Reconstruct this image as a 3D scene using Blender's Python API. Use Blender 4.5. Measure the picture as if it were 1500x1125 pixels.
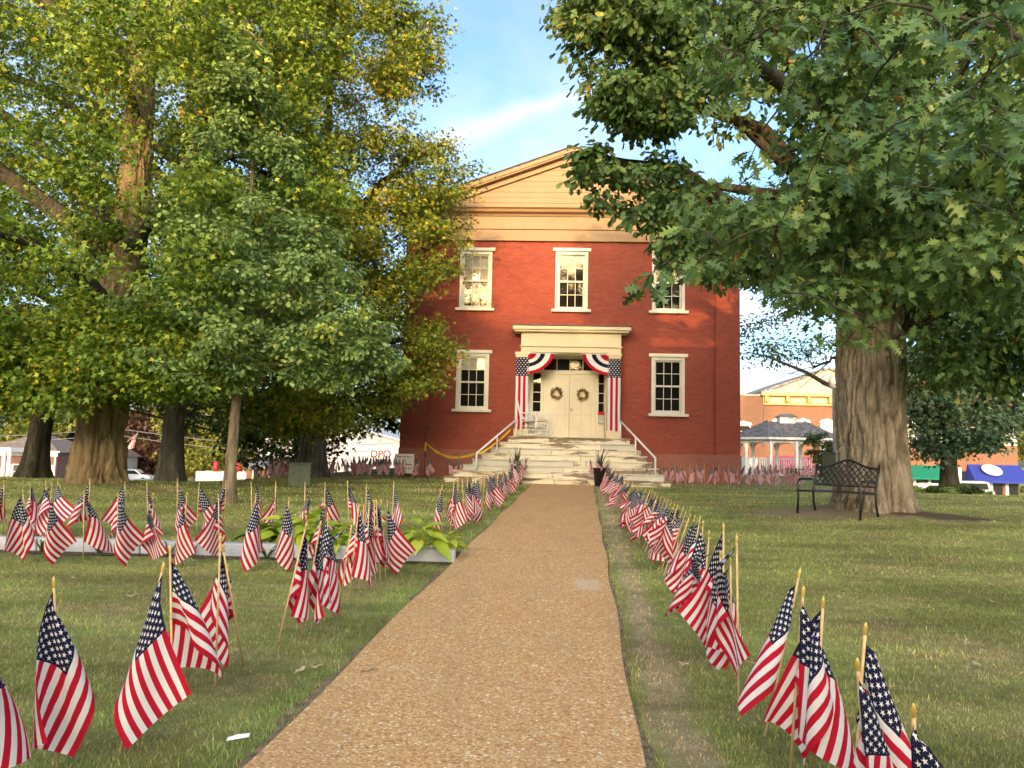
import bpy, math, random
import numpy as np
from mathutils import Vector, Matrix
R = math.radians
SC = bpy.context.scene
for o in list(bpy.data.objects): bpy.data.objects.remove(o)
COL = SC.collection
rng = np.random.default_rng(11)
random.seed(5)

# ------------------------------------------------------------------ camera
F = 1110.0; CAM_H = 1.43
PITCH = math.atan(102.5 / F); YAW = R(2.5); ROLL = R(1.3)
_f = Vector((-math.sin(YAW) * math.cos(PITCH), math.cos(YAW) * math.cos(PITCH), math.sin(PITCH)))
_r0 = Vector((math.cos(YAW), math.sin(YAW), 0)); _u0 = _r0.cross(_f)
_r = _r0 * math.cos(ROLL) + _u0 * math.sin(ROLL); _u = _u0 * math.cos(ROLL) - _r0 * math.sin(ROLL)
CAM = Vector((0, 0, CAM_H))
cd = bpy.data.cameras.new('camera'); cam = bpy.data.objects.new('camera', cd); COL.objects.link(cam)
cam.matrix_world = Matrix(((_r.x, _u.x, -_f.x, 0), (_r.y, _u.y, -_f.y, 0), (_r.z, _u.z, -_f.z, CAM_H), (0, 0, 0, 1)))
cd.sensor_fit = 'HORIZONTAL'; cd.sensor_width = 36; cd.lens = 36 * F / 1500; cd.clip_end = 2000; cd.clip_start = 0.05
SC.camera = cam
# ------------------------------------------------------------------ light
SUN_EL = R(9); SUN_AZ = R(5)       # the sun stands low behind the camera, a little to its left
CLOUD_FWD = 6.5
w = bpy.data.worlds.new('World'); SC.world = w; w.use_nodes = True
def build_world():
    nt = w.node_tree; n = nt.nodes; l = nt.links; n.clear()
    out = n.new('ShaderNodeOutputWorld'); bg = n.new('ShaderNodeBackground'); bg.inputs[1].default_value = 0.15
    sky = n.new('ShaderNodeTexSky'); sky.sky_type = 'NISHITA'; sky.sun_disc = False
    sky.sun_elevation = SUN_EL; sky.sun_rotation = math.pi + SUN_AZ
    sky.air_density = 1.0; sky.dust_density = 3.0; sky.ozone_density = 3.2; sky.altitude = 200
    tc = n.new('ShaderNodeTexCoord'); sep = n.new('ShaderNodeSeparateXYZ'); l.new(tc.outputs['Generated'], sep.inputs[0])
    def mth(op, a, b=None, c=None):
        m = n.new('ShaderNodeMath'); m.operation = op
        for i, v in enumerate((a, b, c)):
            if v is None: continue
            if isinstance(v, (int, float)): m.inputs[i].default_value = v
            else: l.new(v, m.inputs[i])
        return m.outputs[0]
    z = mth('MAXIMUM', sep.outputs[2], 0.06)
    cx = mth('DIVIDE', sep.outputs[0], z); cy = mth('DIVIDE', sep.outputs[1], z)
    comb = n.new('ShaderNodeCombineXYZ'); l.new(cx, comb.inputs[0]); l.new(mth('MULTIPLY', cy, .42), comb.inputs[1])
    nz = n.new('ShaderNodeTexNoise'); nz.inputs['Scale'].default_value = 1.3; nz.inputs['Detail'].default_value = 7; nz.inputs['Roughness'].default_value = .58; nz.inputs['Distortion'].default_value = .5
    l.new(comb.outputs[0], nz.inputs['Vector'])
    cr = n.new('ShaderNodeValToRGB'); cr.color_ramp.elements[0].position = .43; cr.color_ramp.elements[1].position = .76
    l.new(nz.outputs[0], cr.inputs[0])
    # a drifting contrail: a thin band along a great circle
    pa = pix_dir(648, 213); pb = pix_dir(850, 138)
    nrm = pa.cross(pb).normalized(); mid = (pa + pb).normalized(); tan = nrm.cross(mid)
    def dot(v):
        d = n.new('ShaderNodeVectorMath'); d.operation = 'DOT_PRODUCT'; l.new(tc.outputs['Generated'], d.inputs[0]); d.inputs[1].default_value = v; return d.outputs['Value']
    n2 = n.new('ShaderNodeTexNoise'); n2.inputs['Scale'].default_value = 16; n2.inputs['Detail'].default_value = 5; l.new(tc.outputs['Generated'], n2.inputs['Vector'])
    n3 = n.new('ShaderNodeTexNoise'); n3.inputs['Scale'].default_value = 30; n3.inputs['Detail'].default_value = 8; n3.inputs['Roughness'].default_value = .7; l.new(tc.outputs['Generated'], n3.inputs['Vector'])
    along = dot(tan)                                   # -0.1 .. +0.1 over the streak
    wid = mth('MULTIPLY_ADD', along, .12 if tan.x < 0 else -.12, .022)
    wid = mth('MAXIMUM', wid, .003)
    dd = mth('ABSOLUTE', mth('ADD', dot(nrm), mth('MULTIPLY_ADD', n2.outputs[0], .03, -.015)))
    band = mth('SUBTRACT', 1.0, mth('DIVIDE', dd, wid)); band = mth('MAXIMUM', band, 0)
    lim = mth('SUBTRACT', 1, mth('MULTIPLY', mth('ABSOLUTE', along), 5.5)); lim = mth('MAXIMUM', lim, 0)
    band = mth('MULTIPLY', mth('MULTIPLY', mth('POWER', band, 1.6), n3.outputs[0]), mth('MULTIPLY', lim, 1.5))
    # thin cirrus everywhere, thicker in streaks; ice cloud scatters forward, its warm sunward glow boosted to fill the shade
    mask = mth('MINIMUM', mth('ADD', mth('MULTIPLY_ADD', cr.outputs[0], .75, .10), band), .95)
    sv = Vector((-math.sin(SUN_AZ) * math.cos(SUN_EL), -math.cos(SUN_AZ) * math.cos(SUN_EL), math.sin(SUN_EL)))
    fw = mth('POWER', mth('MULTIPLY_ADD', dot(sv), .5, .5), 3.0)
    bw = n.new('ShaderNodeRGBToBW'); l.new(sky.outputs[0], bw.inputs[0])
    tintn = n.new('ShaderNodeMix'); tintn.data_type = 'RGBA'; l.new(fw, tintn.inputs['Factor']); tintn.inputs['A'].default_value = (.97, 1.0, 1.08, 1); tintn.inputs['B'].default_value = (1.18, .92, .56, 1)
    mul = n.new('ShaderNodeVectorMath'); mul.operation = 'SCALE'; l.new(tintn.outputs['Result'], mul.inputs[0]); l.new(mth('MULTIPLY', bw.outputs[0], mth('MULTIPLY_ADD', fw, CLOUD_FWD, 1.5)), mul.inputs['Scale'])
    mix = n.new('ShaderNodeMix'); mix.data_type = 'RGBA'; l.new(mask, mix.inputs['Factor']); l.new(sky.outputs[0], mix.inputs['A']); l.new(mul.outputs[0], mix.inputs['B'])
    l.new(mix.outputs['Result'], bg.inputs[0]); l.new(bg.outputs[0], out.inputs[0])
def pix_dir(px, py): return (_f + _r * ((px - 750) / F) - _u * ((py - 562.5) / F)).normalized()
build_world()
sd = bpy.data.lights.new('sun', 'SUN'); sd.energy = 2.0; sd.angle = R(0.6); sd.color = (.58, .33, .145)
sun = bpy.data.objects.new('sun', sd); COL.objects.link(sun)
SUN_DIR = Vector((math.sin(SUN_AZ) * math.cos(SUN_EL), math.cos(SUN_AZ) * math.cos(SUN_EL), -math.sin(SUN_EL)))
sun.rotation_euler = SUN_DIR.to_track_quat('-Z', 'Y').to_euler(); sun.location = (0, -30, 30)
vs = SC.view_settings; vs.view_transform = 'Standard'; vs.look = 'None'; vs.exposure = 1.88; vs.gamma = 1; vs.use_curve_mapping = False
SC.render.engine = 'CYCLES'; SC.cycles.use_denoising = True
SC.cycles.max_bounces = 8; SC.cycles.diffuse_bounces = 6; SC.cycles.glossy_bounces = 3; SC.cycles.transmission_bounces = 4; SC.cycles.transparent_max_bounces = 8

# ------------------------------------------------------------------ pixel -> place
def ray(px, py): return _f + _r * ((px - 750) / F) - _u * ((py - 562.5) / F)
def onY(px, py, Y):
    d = ray(px, py); return CAM + d * (Y / d.y)
def sstep(a, b, x):
    t = np.clip((np.asarray(x, float) - a) / (b - a), 0, 1); return t * t * (3 - 2 * t)
def GZ(x, y):
    x = np.asarray(x, float); y = np.asarray(y, float)
    yc = 18 + 10 * sstep(-9, -5, x) - 8 * sstep(7.0, 10.0, x - .45 * (y - 20))
    D = 3.7 - 1.35 * sstep(-6, 8, x)
    z = .03 * np.clip(np.minimum(y, yc), -8, 99) - D * np.maximum(y - yc, 0) ** 2 / (np.maximum(y - yc, 0) ** 2 + 19.0 ** 2) * 1.12
    z = z + .16 * np.exp(-((x - 6.1) ** 2 + (y - 14.4) ** 2) / 3.5) + .2 * np.exp(-((x + 9.4) ** 2 + (y - 15.8) ** 2) / 2.5)
    return z
def gz(x, y): return float(GZ(x, y))
def onG(px, py, lift=0):
    d = ray(px, py); t = 1.0
    for i in range(4000):
        p = CAM + d * t
        if p.z < gz(p.x, p.y) + lift: break
        t += .02 if t < 30 else .1
    return p
# ------------------------------------------------------------------ objects
def tag(o, label=None, cat=None, group=None, kind=None):
    if label: o['label'] = label
    if cat: o['category'] = cat
    if group: o['group'] = group
    if kind: o['kind'] = kind
    return o
def thing(name, label, cat, loc=(0, 0, 0), rz=0, group=None):
    o = bpy.data.objects.new(name, None); COL.objects.link(o); o.empty_display_size = .2
    o.location = loc; o.rotation_euler = (0, 0, rz)
    return tag(o, label, cat, group)
def link(name, me, parent=None, mat=None):
    o = bpy.data.objects.new(name, me); COL.objects.link(o)
    if mat is not None and not me.materials: me.materials.append(mat)
    if parent is not None: o.parent = parent
    return o
class MB:
    def __init__(s): s.v = []; s.f = []; s.uv = {}
    def add(s, vs_, fs):
        b = len(s.v); s.v += [tuple(p) for p in vs_]; s.f += [tuple(b + i for i in f) for f in fs]; return b
    def box(s, x0, x1, y0, y1, z0, z1, rot=None, at=None):
        p = [(x0, y0, z0), (x1, y0, z0), (x1, y1, z0), (x0, y1, z0), (x0, y0, z1), (x1, y0, z1), (x1, y1, z1), (x0, y1, z1)]
        if rot is not None: p = [tuple(rot @ Vector(q)) for q in p]
        if at is not None: p = [(q[0] + at[0], q[1] + at[1], q[2] + at[2]) for q in p]
        s.add(p, [(0, 3, 2, 1), (4, 5, 6, 7), (0, 1, 5, 4), (1, 2, 6, 5), (2, 3, 7, 6), (3, 0, 4, 7)]); return s
    def bar(s, a, b, wx, wz, up=(0, 0, 1)):
        a = Vector(a); b = Vector(b); d = (b - a); L = d.length; d.normalize()
        x = d.cross(Vector(up))
        if x.length < 1e-4: x = d.cross(Vector((0, 1, 0)))
        x.normalize(); z = x.cross(d)
        p = []
        for q in (a, b):
            for sx, sz in ((-1, -1), (1, -1), (1, 1), (-1, 1)): p.append(tuple(q + x * (wx / 2 * sx) + z * (wz / 2 * sz)))
        s.add(p, [(0, 1, 2, 3), (7, 6, 5, 4), (0, 4, 5, 1), (1, 5, 6, 2), (2, 6, 7, 3), (3, 7, 4, 0)]); return s
    def tube(s, pts, rad, n=8, cap=True):
        pts = [Vector(p) for p in pts]; m = len(pts)
        if not hasattr(rad, '__len__'): rad = [rad] * m
        up = None; rings = []
        for i, p in enumerate(pts):
            d = (pts[min(i + 1, m - 1)] - pts[max(i - 1, 0)]).normalized()
            if up is None: up = d.cross(Vector((.3, .9, .1))).normalized()
            x = (up - d * up.dot(d))
            x = x.normalized() if x.length > 1e-5 else d.orthogonal().normalized()
            up = x; y = d.cross(x)
            rings.append([tuple(p + (x * math.cos(2 * math.pi * k / n) + y * math.sin(2 * math.pi * k / n)) * rad[i]) for k in range(n)])
        b = len(s.v)
        for r_ in rings: s.v += r_
        for i in range(m - 1):
            for k in range(n):
                a = b + i * n + k; c = b + i * n + (k + 1) % n
                s.f.append((a, c, c + n, a + n))
        if cap:
            s.f.append(tuple(b + k for k in range(n))[::-1]); s.f.append(tuple(b + (m - 1) * n + k for k in range(n)))
        return s
    def prism(s, poly, axis, a, b):
        n = len(poly)
        def pt(u, v, w_): return {'x': (w_, u, v), 'y': (u, w_, v), 'z': (u, v, w_)}[axis]
        p = [pt(u, v, a) for u, v in poly] + [pt(u, v, b) for u, v in poly]
        f = [tuple(range(n))[::-1], tuple(range(n, 2 * n))] + [(i, (i + 1) % n, (i + 1) % n + n, i + n) for i in range(n)]
        s.add(p, f); return s
    def lathe(s, prof, n=16, c=(0, 0, 0)):
        b = len(s.v)
        for r_, z in prof:
            for k in range(n): s.v.append((c[0] + r_ * math.cos(2 * math.pi * k / n), c[1] + r_ * math.sin(2 * math.pi * k / n), c[2] + z))
        for i in range(len(prof) - 1):
            for k in range(n):
                a = b + i * n + k; q = b + i * n + (k + 1) % n
                s.f.append((a, q, q + n, a + n))
        s.f.append(tuple(b + k for k in range(n))[::-1]); s.f.append(tuple(b + (len(prof) - 1) * n + k for k in range(n)))
        return s
    def mesh(s, name, mat=None, smooth=False):
        me = bpy.data.meshes.new(name); me.from_pydata(s.v, [], s.f); me.update()
        if mat is not None: me.materials.append(mat)
        if smooth: me.polygons.foreach_set('use_smooth', [True] * len(me.polygons))
        return me
    def build(s, name, mat, parent=None, smooth=False, bevel=0):
        o = link(name, s.mesh(name, mat, smooth), parent)
        if bevel:
            m = o.modifiers.new('bevel', 'BEVEL'); m.width = bevel; m.segments = 2; m.limit_method = 'ANGLE'; m.harden_normals = False
        return o
def arrmesh(name, V, T, mat=None, col=None, smooth=True, uv=None):
    """big triangle mesh from numpy arrays"""
    me = bpy.data.meshes.new(name); V = np.asarray(V, np.float32); T = np.asarray(T, np.int32)
    k = T.shape[1]
    me.vertices.add(len(V)); me.vertices.foreach_set('co', V.ravel())
    me.loops.add(T.size); me.loops.foreach_set('vertex_index', T.ravel())
    me.polygons.add(len(T)); me.polygons.foreach_set('loop_start', np.arange(0, T.size, k, dtype=np.int32))
    if smooth: me.polygons.foreach_set('use_smooth', np.ones(len(T), bool))
    if col is not None:
        at = me.attributes.new('Col', 'FLOAT_COLOR', 'POINT'); at.data.foreach_set('color', np.concatenate([col, np.ones((len(col), 1))], 1).astype(np.float32).ravel())
    if uv is not None:
        u = me.uv_layers.new(name='UVMap'); u.data.foreach_set('uv', uv[T.ravel()].astype(np.float32).ravel())
    me.update(); me.validate()
    if mat is not None: me.materials.append(mat)
    return me
def copy_tree(o, parent=None):
    c = o.copy(); COL.objects.link(c); c.parent = parent
    for ch in o.children: copy_tree(ch, c)
    return c

# ------------------------------------------------------------------ materials
class NT:
    def __init__(s, name):
        s.m = bpy.data.materials.new(name); s.m.use_nodes = True; s.t = s.m.node_tree; s.n = s.t.nodes; s.l = s.t.links
        s.p = s.n['Principled BSDF']; s.out = s.n['Material Output']
    def new(s, t): return s.n.new('ShaderNode' + t)
    def put(s, v, sock):
        if isinstance(v, bpy.types.NodeSocket): s.l.new(v, sock)
        else:
            if isinstance(v, (tuple, list)) and len(v) == 3 and sock.type == 'RGBA': v = (*v, 1)
            sock.default_value = v
    def math(s, op, *a):
        m = s.new('Math'); m.operation = op
        for i, v in enumerate(a): s.put(v, m.inputs[i])
        return m.outputs[0]
    def mix(s, f, a, b, mode='MIX'):
        m = s.new('Mix'); m.data_type = 'RGBA'; m.blend_type = mode
        s.put(f, m.inputs['Factor']); s.put(a, m.inputs[6]); s.put(b, m.inputs[7]); return m.outputs[2]
    def coord(s, which='Object', scale=None):
        c = s.new('TexCoord').outputs[which]
        if which == 'Object' : pass
        if scale is not None:
            mp = s.new('Mapping'); s.l.new(c, mp.inputs[0]); mp.inputs['Scale'].default_value = scale; c = mp.outputs[0]
        return c
    def geo(s, scale=None):
        c = s.new('NewGeometry').outputs['Position']
        if scale is not None:
            mp = s.new('Mapping'); s.l.new(c, mp.inputs[0]); mp.inputs['Scale'].default_value = scale; c = mp.outputs[0]
        return c
    def noise(s, vec, scale, detail=4, rough=.55, dist=0, col=False):
        t = s.new('TexNoise'); s.l.new(vec, t.inputs['Vector']); t.inputs['Scale'].default_value = scale; t.inputs['Detail'].default_value = detail
        t.inputs['Roughness'].default_value = rough; t.inputs['Distortion'].default_value = dist
        return t.outputs['Color' if col else 0]
    def ramp(s, f, stops, const=False):
        t = s.new('ValToRGB'); s.l.new(f, t.inputs[0]); e = t.color_ramp.elements
        if const: t.color_ramp.interpolation = 'CONSTANT'
        while len(e) < len(stops): e.new(.5)
        for el, (p, c) in zip(e, stops):
            el.position = p; el.color = (c, c, c, 1) if isinstance(c, (int, float)) else (*c, 1)
        return t.outputs[0]
    def bump(s, h, strength=.3, dist=.01):
        b = s.new('Bump'); b.inputs['Strength'].default_value = strength; b.inputs['Distance'].default_value = dist; s.l.new(h, b.inputs['Height'])
        s.l.new(b.outputs[0], s.p.inputs['Normal']); return b.outputs[0]
    def set(s, col=None, rough=None, metal=None, spec=None):
        if col is not None: s.put(col, s.p.inputs['Base Color'])
        if rough is not None: s.put(rough, s.p.inputs['Roughness'])
        if metal is not None: s.put(metal, s.p.inputs['Metallic'])
        if spec is not None: s.put(spec, s.p.inputs['Specular IOR Level'])
        return s
M = {}
def plain(name, c, rough=.6, var=.12, scale=6, metal=0, bump=0, spec=.4):
    t = NT(name); v = t.geo()
    a = t.noise(v, scale, 5)
    k = tuple(max(0, x * (1 - var * 1.6)) for x in c); h = tuple(min(1, x * (1 + var)) for x in c)
    t.set(t.ramp(a, [(.3, k), (.7, h)]), rough, metal, spec)
    if bump: t.bump(t.noise(v, scale * 6, 6, .65), bump, .01)
    M[name] = t.m; return t.m
# painted brick: courses, grime and sun-bleached patches
def mat_brick(name, c1, c2, mortar, bl=.21, bh=.072, axis='x', grime=.35, bump=.5):
    t = NT(name); g = t.new('NewGeometry').outputs['Position']
    sep = t.new('SeparateXYZ'); t.l.new(g, sep.inputs[0]); cb = t.new('CombineXYZ')
    nrm = t.new('SeparateXYZ'); t.l.new(t.new('NewGeometry').outputs['True Normal'], nrm.inputs[0])
    sidex = t.math('GREATER_THAN', t.math('ABSOLUTE', nrm.outputs[0]), .7)
    u = t.math('ADD', t.math('MULTIPLY', sep.outputs[0], t.math('SUBTRACT', 1, sidex)), t.math('MULTIPLY', sep.outputs[1], sidex))
    t.l.new(u, cb.inputs[0]); t.l.new(sep.outputs[2], cb.inputs[1])
    b = t.new('TexBrick'); t.l.new(cb.outputs[0], b.inputs['Vector']); b.inputs['Scale'].default_value = 1
    b.inputs['Brick Width'].default_value = bl; b.inputs['Row Height'].default_value = bh; b.inputs['Mortar Size'].default_value = .006; b.inputs['Mortar Smooth'].default_value = .3
    t.put(c1, b.inputs['Color1']); t.put(c2, b.inputs['Color2']); t.put(mortar, b.inputs['Mortar'])
    n1 = t.noise(g, .9, 6, .6); n2 = t.noise(g, 7, 5, .6)
    c = t.mix(t.ramp(n1, [(.35, 0.0), (.75, grime)]), b.outputs[0], tuple(x * .62 for x in c2))
    c = t.mix(t.ramp(n2, [(.45, 0.0), (.8, .3)]), c, tuple(min(1, x * 1.25 + .01) for x in c1))
    c = t.mix(t.ramp(t.noise(g, 3.2, 8, .7, .5), [(.70, 0.0), (.74, .55)]), c, tuple(min(1, x * .7 + .16) for x in mortar))
    t.set(c, .78, 0, .25)
    h = t.math('ADD', t.math('MULTIPLY', b.outputs[1], -1.0), t.math('MULTIPLY', t.noise(g, 40, 4), .5))
    t.bump(h, bump, .006); M[name] = t.m; return t.m
mat_brick('brick_red', (.325, .076, .043), (.26, .057, .035), (.245, .058, .038), bump=.6)
mat_brick('brick_plinth', (.34, .125, .080), (.28, .10, .068), (.28, .11, .075), grime=.6)
mat_brick('brick_orange', (.24, .115, .065), (.20, .095, .055), (.25, .17, .12), grime=.3)
mat_brick('brick_brown', (.16, .085, .07), (.13, .07, .06), (.2, .16, .14), grime=.2)
mat_brick('brick_dull', (.25, .13, .09), (.20, .10, .07), (.25, .2, .16), grime=.4)
# old white paint: peeling in flakes to grey wood / stone
def mat_paint(name, c, under, peel=.62, rough=.55, scale=3.0, stretch=(1, 1, 1)):
    t = NT(name); g = t.geo(stretch)
    n1 = t.noise(g, scale, 8, .68, .6); n2 = t.noise(g, scale * .35, 3)
    msk = t.ramp(t.math('ADD', t.math('MULTIPLY', n1, .75), t.math('MULTIPLY', n2, .25)), [(peel, 0.0), (peel + .03, 1.0)])
    n3 = t.noise(t.geo(), 1.7, 5)
    base = t.ramp(n3, [(.3, tuple(x * .86 for x in c)), (.7, c)])
    t.set(t.mix(msk, base, under), rough, 0, .35); t.bump(t.math('MULTIPLY', msk, -1.0), .5, .004); M[name] = t.m; return t.m
mat_paint('cream_paint', (.74, .62, .40), (.42, .33, .22), .70, stretch=(1, 1, 3))
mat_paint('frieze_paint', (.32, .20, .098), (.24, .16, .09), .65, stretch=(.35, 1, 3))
mat_paint('trim_paint', (.78, .72, .58), (.5, .42, .32), .69, stretch=(1, 1, 2))
mat_paint('door_paint', (.74, .66, .48), (.5, .42, .3), .74)
mat_paint('step_paint', (.76, .68, .52), (.26, .19, .12), .52, .7, 2.8, (.4, 1, 2.2))
mat_paint('step_stone', (.62, .58, .48), (.28, .26, .22), .6, .8, 3, (.7, 1, 1.6))
plain('white_metal', (.78, .77, .74), .4, .06); plain('white_wood', (.78, .78, .76), .5, .06)
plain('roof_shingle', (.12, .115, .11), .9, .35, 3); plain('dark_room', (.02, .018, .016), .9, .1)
plain('shade_cloth', (.62, .58, .48), .9, .08); plain('brass', (.6, .42, .15), .3, .1, metal=.9)
plain('concrete', (.36, .355, .34), .85, .18, 5, bump=.3); plain('concrete_dirty', (.33, .29, .24), .9, .3, 4, bump=.4)
plain('asphalt', (.06, .06, .062), .9, .25, 8, bump=.3); plain('pavement', (.42, .41, .39), .9, .12, 2)
plain('stick_wood', (.62, .42, .20), .55, .15, 20); plain('gold_tip', (.62, .45, .12), .35, .1, 10, .4)
plain('black_iron', (.012, .012, .013), .38, .2, 9, spec=.5); plain('box_green', (.17, .19, .13), .5, .12, 4)
plain('black_plastic', (.012, .012, .012), .45, .2); plain('yellow_tape', (.75, .48, .03), .5, .1)
plain('wire_dark', (.03, .03, .03), .6, .1); plain('pole_grey', (.18, .18, .19), .5, .15)
plain('siding_white', (.45, .46, .48), .6, .06, 2); plain('siding_cream', (.42, .39, .29), .6, .06, 2); plain('cornice_yellow', (.38, .29, .12), .6, .1, 3)
plain('grey_shingle', (.20, .20, .21), .9, .4, 5); plain('roof_brown', (.17, .14, .13), .9, .25, 3)
plain('awning_green', (.0, .16, .10), .8, .1); plain('awning_blue', (.02, .04, .28), .75, .1); plain('awning_pink', (.24, .05, .10), .8, .1); plain('awning_grey', (.16, .17, .19), .7, .1)
plain('red_paint', (.5, .02, .04), .5, .1); plain('maroon_paint', (.20, .01, .05), .5, .1); plain('white_board', (.74, .73, .68), .6, .05)
plain('car_white', (.75, .76, .78), .25, .03, spec=.6); plain('car_blue', (.32, .42, .56), .25, .05, spec=.6); plain('car_silver', (.45, .47, .5), .25, .05); plain('tyre', (.015, .015, .015), .8, .1)
plain('rim', (.4, .4, .42), .35, .1, metal=.6); plain('lime_paint', (.35, .72, .05), .6, .05); plain('paper', (.8, .8, .8), .7, .03)
plain('wreath_leaf', (.30, .19, .06), .8, .5, 30); plain('wreath_flower', (.62, .35, .18), .8, .4, 40); plain('mailbox_grey', (.42, .41, .39), .45, .1)
plain('car_glass', (.02, .025, .03), .08, .1, spec=.8); plain('stone_tan', (.40, .33, .24), .85, .2, 3); plain('orange_cloth', (.7, .16, .04), .7, .1)
plain('tape_black', (.02, .02, .02), .5, .1); plain('lichen_leaf', (.55, .45, .28), .8, .25, 60)
# glass: a pane mirrors part of the sky and lets the dark room show through
def mat_glass(name, refl=.28, tint=(1, 1, 1)):
    t = NT(name); n = t.n; n.remove(t.p)
    gl = t.new('BsdfGlossy'); gl.inputs['Roughness'].default_value = .05; t.put((*tint, 1), gl.inputs['Color'])
    tr = t.new('BsdfTransparent'); t.put((.8, .82, .8), tr.inputs['Color'])
    fr = t.new('Fresnel'); fr.inputs['IOR'].default_value = 1.45
    mx = t.new('MixShader'); t.l.new(t.math('ADD', fr.outputs[0], refl), mx.inputs[0]); t.l.new(tr.outputs[0], mx.inputs[1]); t.l.new(gl.outputs[0], mx.inputs[2])
    bp = t.new('Bump'); bp.inputs['Strength'].default_value = .12; bp.inputs['Distance'].default_value = .02; t.l.new(t.noise(t.geo(), 3.5, 3), bp.inputs['Height']); t.l.new(bp.outputs[0], gl.inputs['Normal'])
    t.l.new(mx.outputs[0], t.out.inputs[0]); M[name] = t.m; return t.m
mat_glass('window_glass', .0, (1, .84, .56)); mat_glass('far_glass', .25)  # golden tint of window_glass paints sunset glow into its reflections
def mat_pane():
    t = NT('dark_pane'); t.set((.012, .011, .010), .045, 0, .5); t.p.inputs['IOR'].default_value = 1.5; t.put((1, .86, .6, 1), t.p.inputs['Specular Tint']); t.bump(t.noise(t.geo(), 3.5, 3), .12, .02); M['dark_pane'] = t.m  # golden specular tint puts the sunset colour into the reflections
mat_pane()
# leaves
def mat_leaf(name, trans=.3, rough=.5, spec=.35, obj=False, col=None):
    t = NT(name)
    if obj:
        inf = t.new('ObjectInfo'); c = t.ramp(inf.outputs['Random'], col)
    else:
        a = t.new('Attribute'); a.attribute_name = 'Col'; c = a.outputs['Color']
    t.set(c, rough, 0, spec)
    tl = t.new('BsdfTranslucent'); t.l.new(t.mix(.5, c, (.9, 1.0, .15), 'MULTIPLY'), tl.inputs['Color'])
    mx = t.new('MixShader'); mx.inputs[0].default_value = trans; t.l.new(t.p.outputs[0], mx.inputs[1]); t.l.new(tl.outputs[0], mx.inputs[2]); t.l.new(mx.outputs[0], t.out.inputs[0])
    M[name] = t.m; return t.m
mat_leaf('leaf'); mat_leaf('grass_blade', .35, .6, .2)
mat_leaf('oak_leaf_near', .28, .38, .5, True, [(0, (.06, .12, .035)), (.4, (.09, .17, .05)), (.8, (.15, .25, .075)), (1, (.26, .33, .06))])
mat_leaf('hosta_leaf', .3, .45, .4, True, [(0, (.26, .40, .04)), (.5, (.42, .54, .05)), (1, (.55, .60, .07))])
mat_leaf('hosta_dark', .3, .45, .4, True, [(0, (.07, .14, .02)), (1, (.20, .28, .03))])
# bark
def mat_bark(name, c1, c2, sc=7, moss=.0, streak=.16):
    t = NT(name); g = t.geo((1, 1, streak)); n1 = t.noise(g, sc, 8, .65, .8); n2 = t.noise(t.geo(), 1.4, 4)
    c = t.ramp(n1, [(.34, tuple(x * .45 for x in c1)), (.47, c1), (.68, c2)])
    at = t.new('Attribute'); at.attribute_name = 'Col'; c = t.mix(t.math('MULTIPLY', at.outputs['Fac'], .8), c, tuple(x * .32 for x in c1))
    if moss: c = t.mix(t.ramp(n2, [(.45, 0.0), (.7, moss)]), c, (.12, .11, .045))
    t.set(c, .92, 0, .15); t.bump(t.math('ADD', n1, t.math('MULTIPLY', t.noise(t.geo((1, 1, .4)), sc * 4, 5, .7), .4)), 1.0, .05); M[name] = t.m; return t.m
mat_bark('bark_oak', (.32, .25, .175), (.50, .41, .29), 9, .3); mat_bark('bark_maple', (.25, .175, .09), (.38, .28, .15), 7, .45); mat_bark('bark_grey', (.17, .15, .11), (.28, .25, .19), 9, .3); mat_bark('bark_young', (.26, .2, .13), (.38, .3, .2), 16, .2); mat_bark('bark_dark', (.06, .05, .035), (.11, .09, .065), 9, .2)
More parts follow.
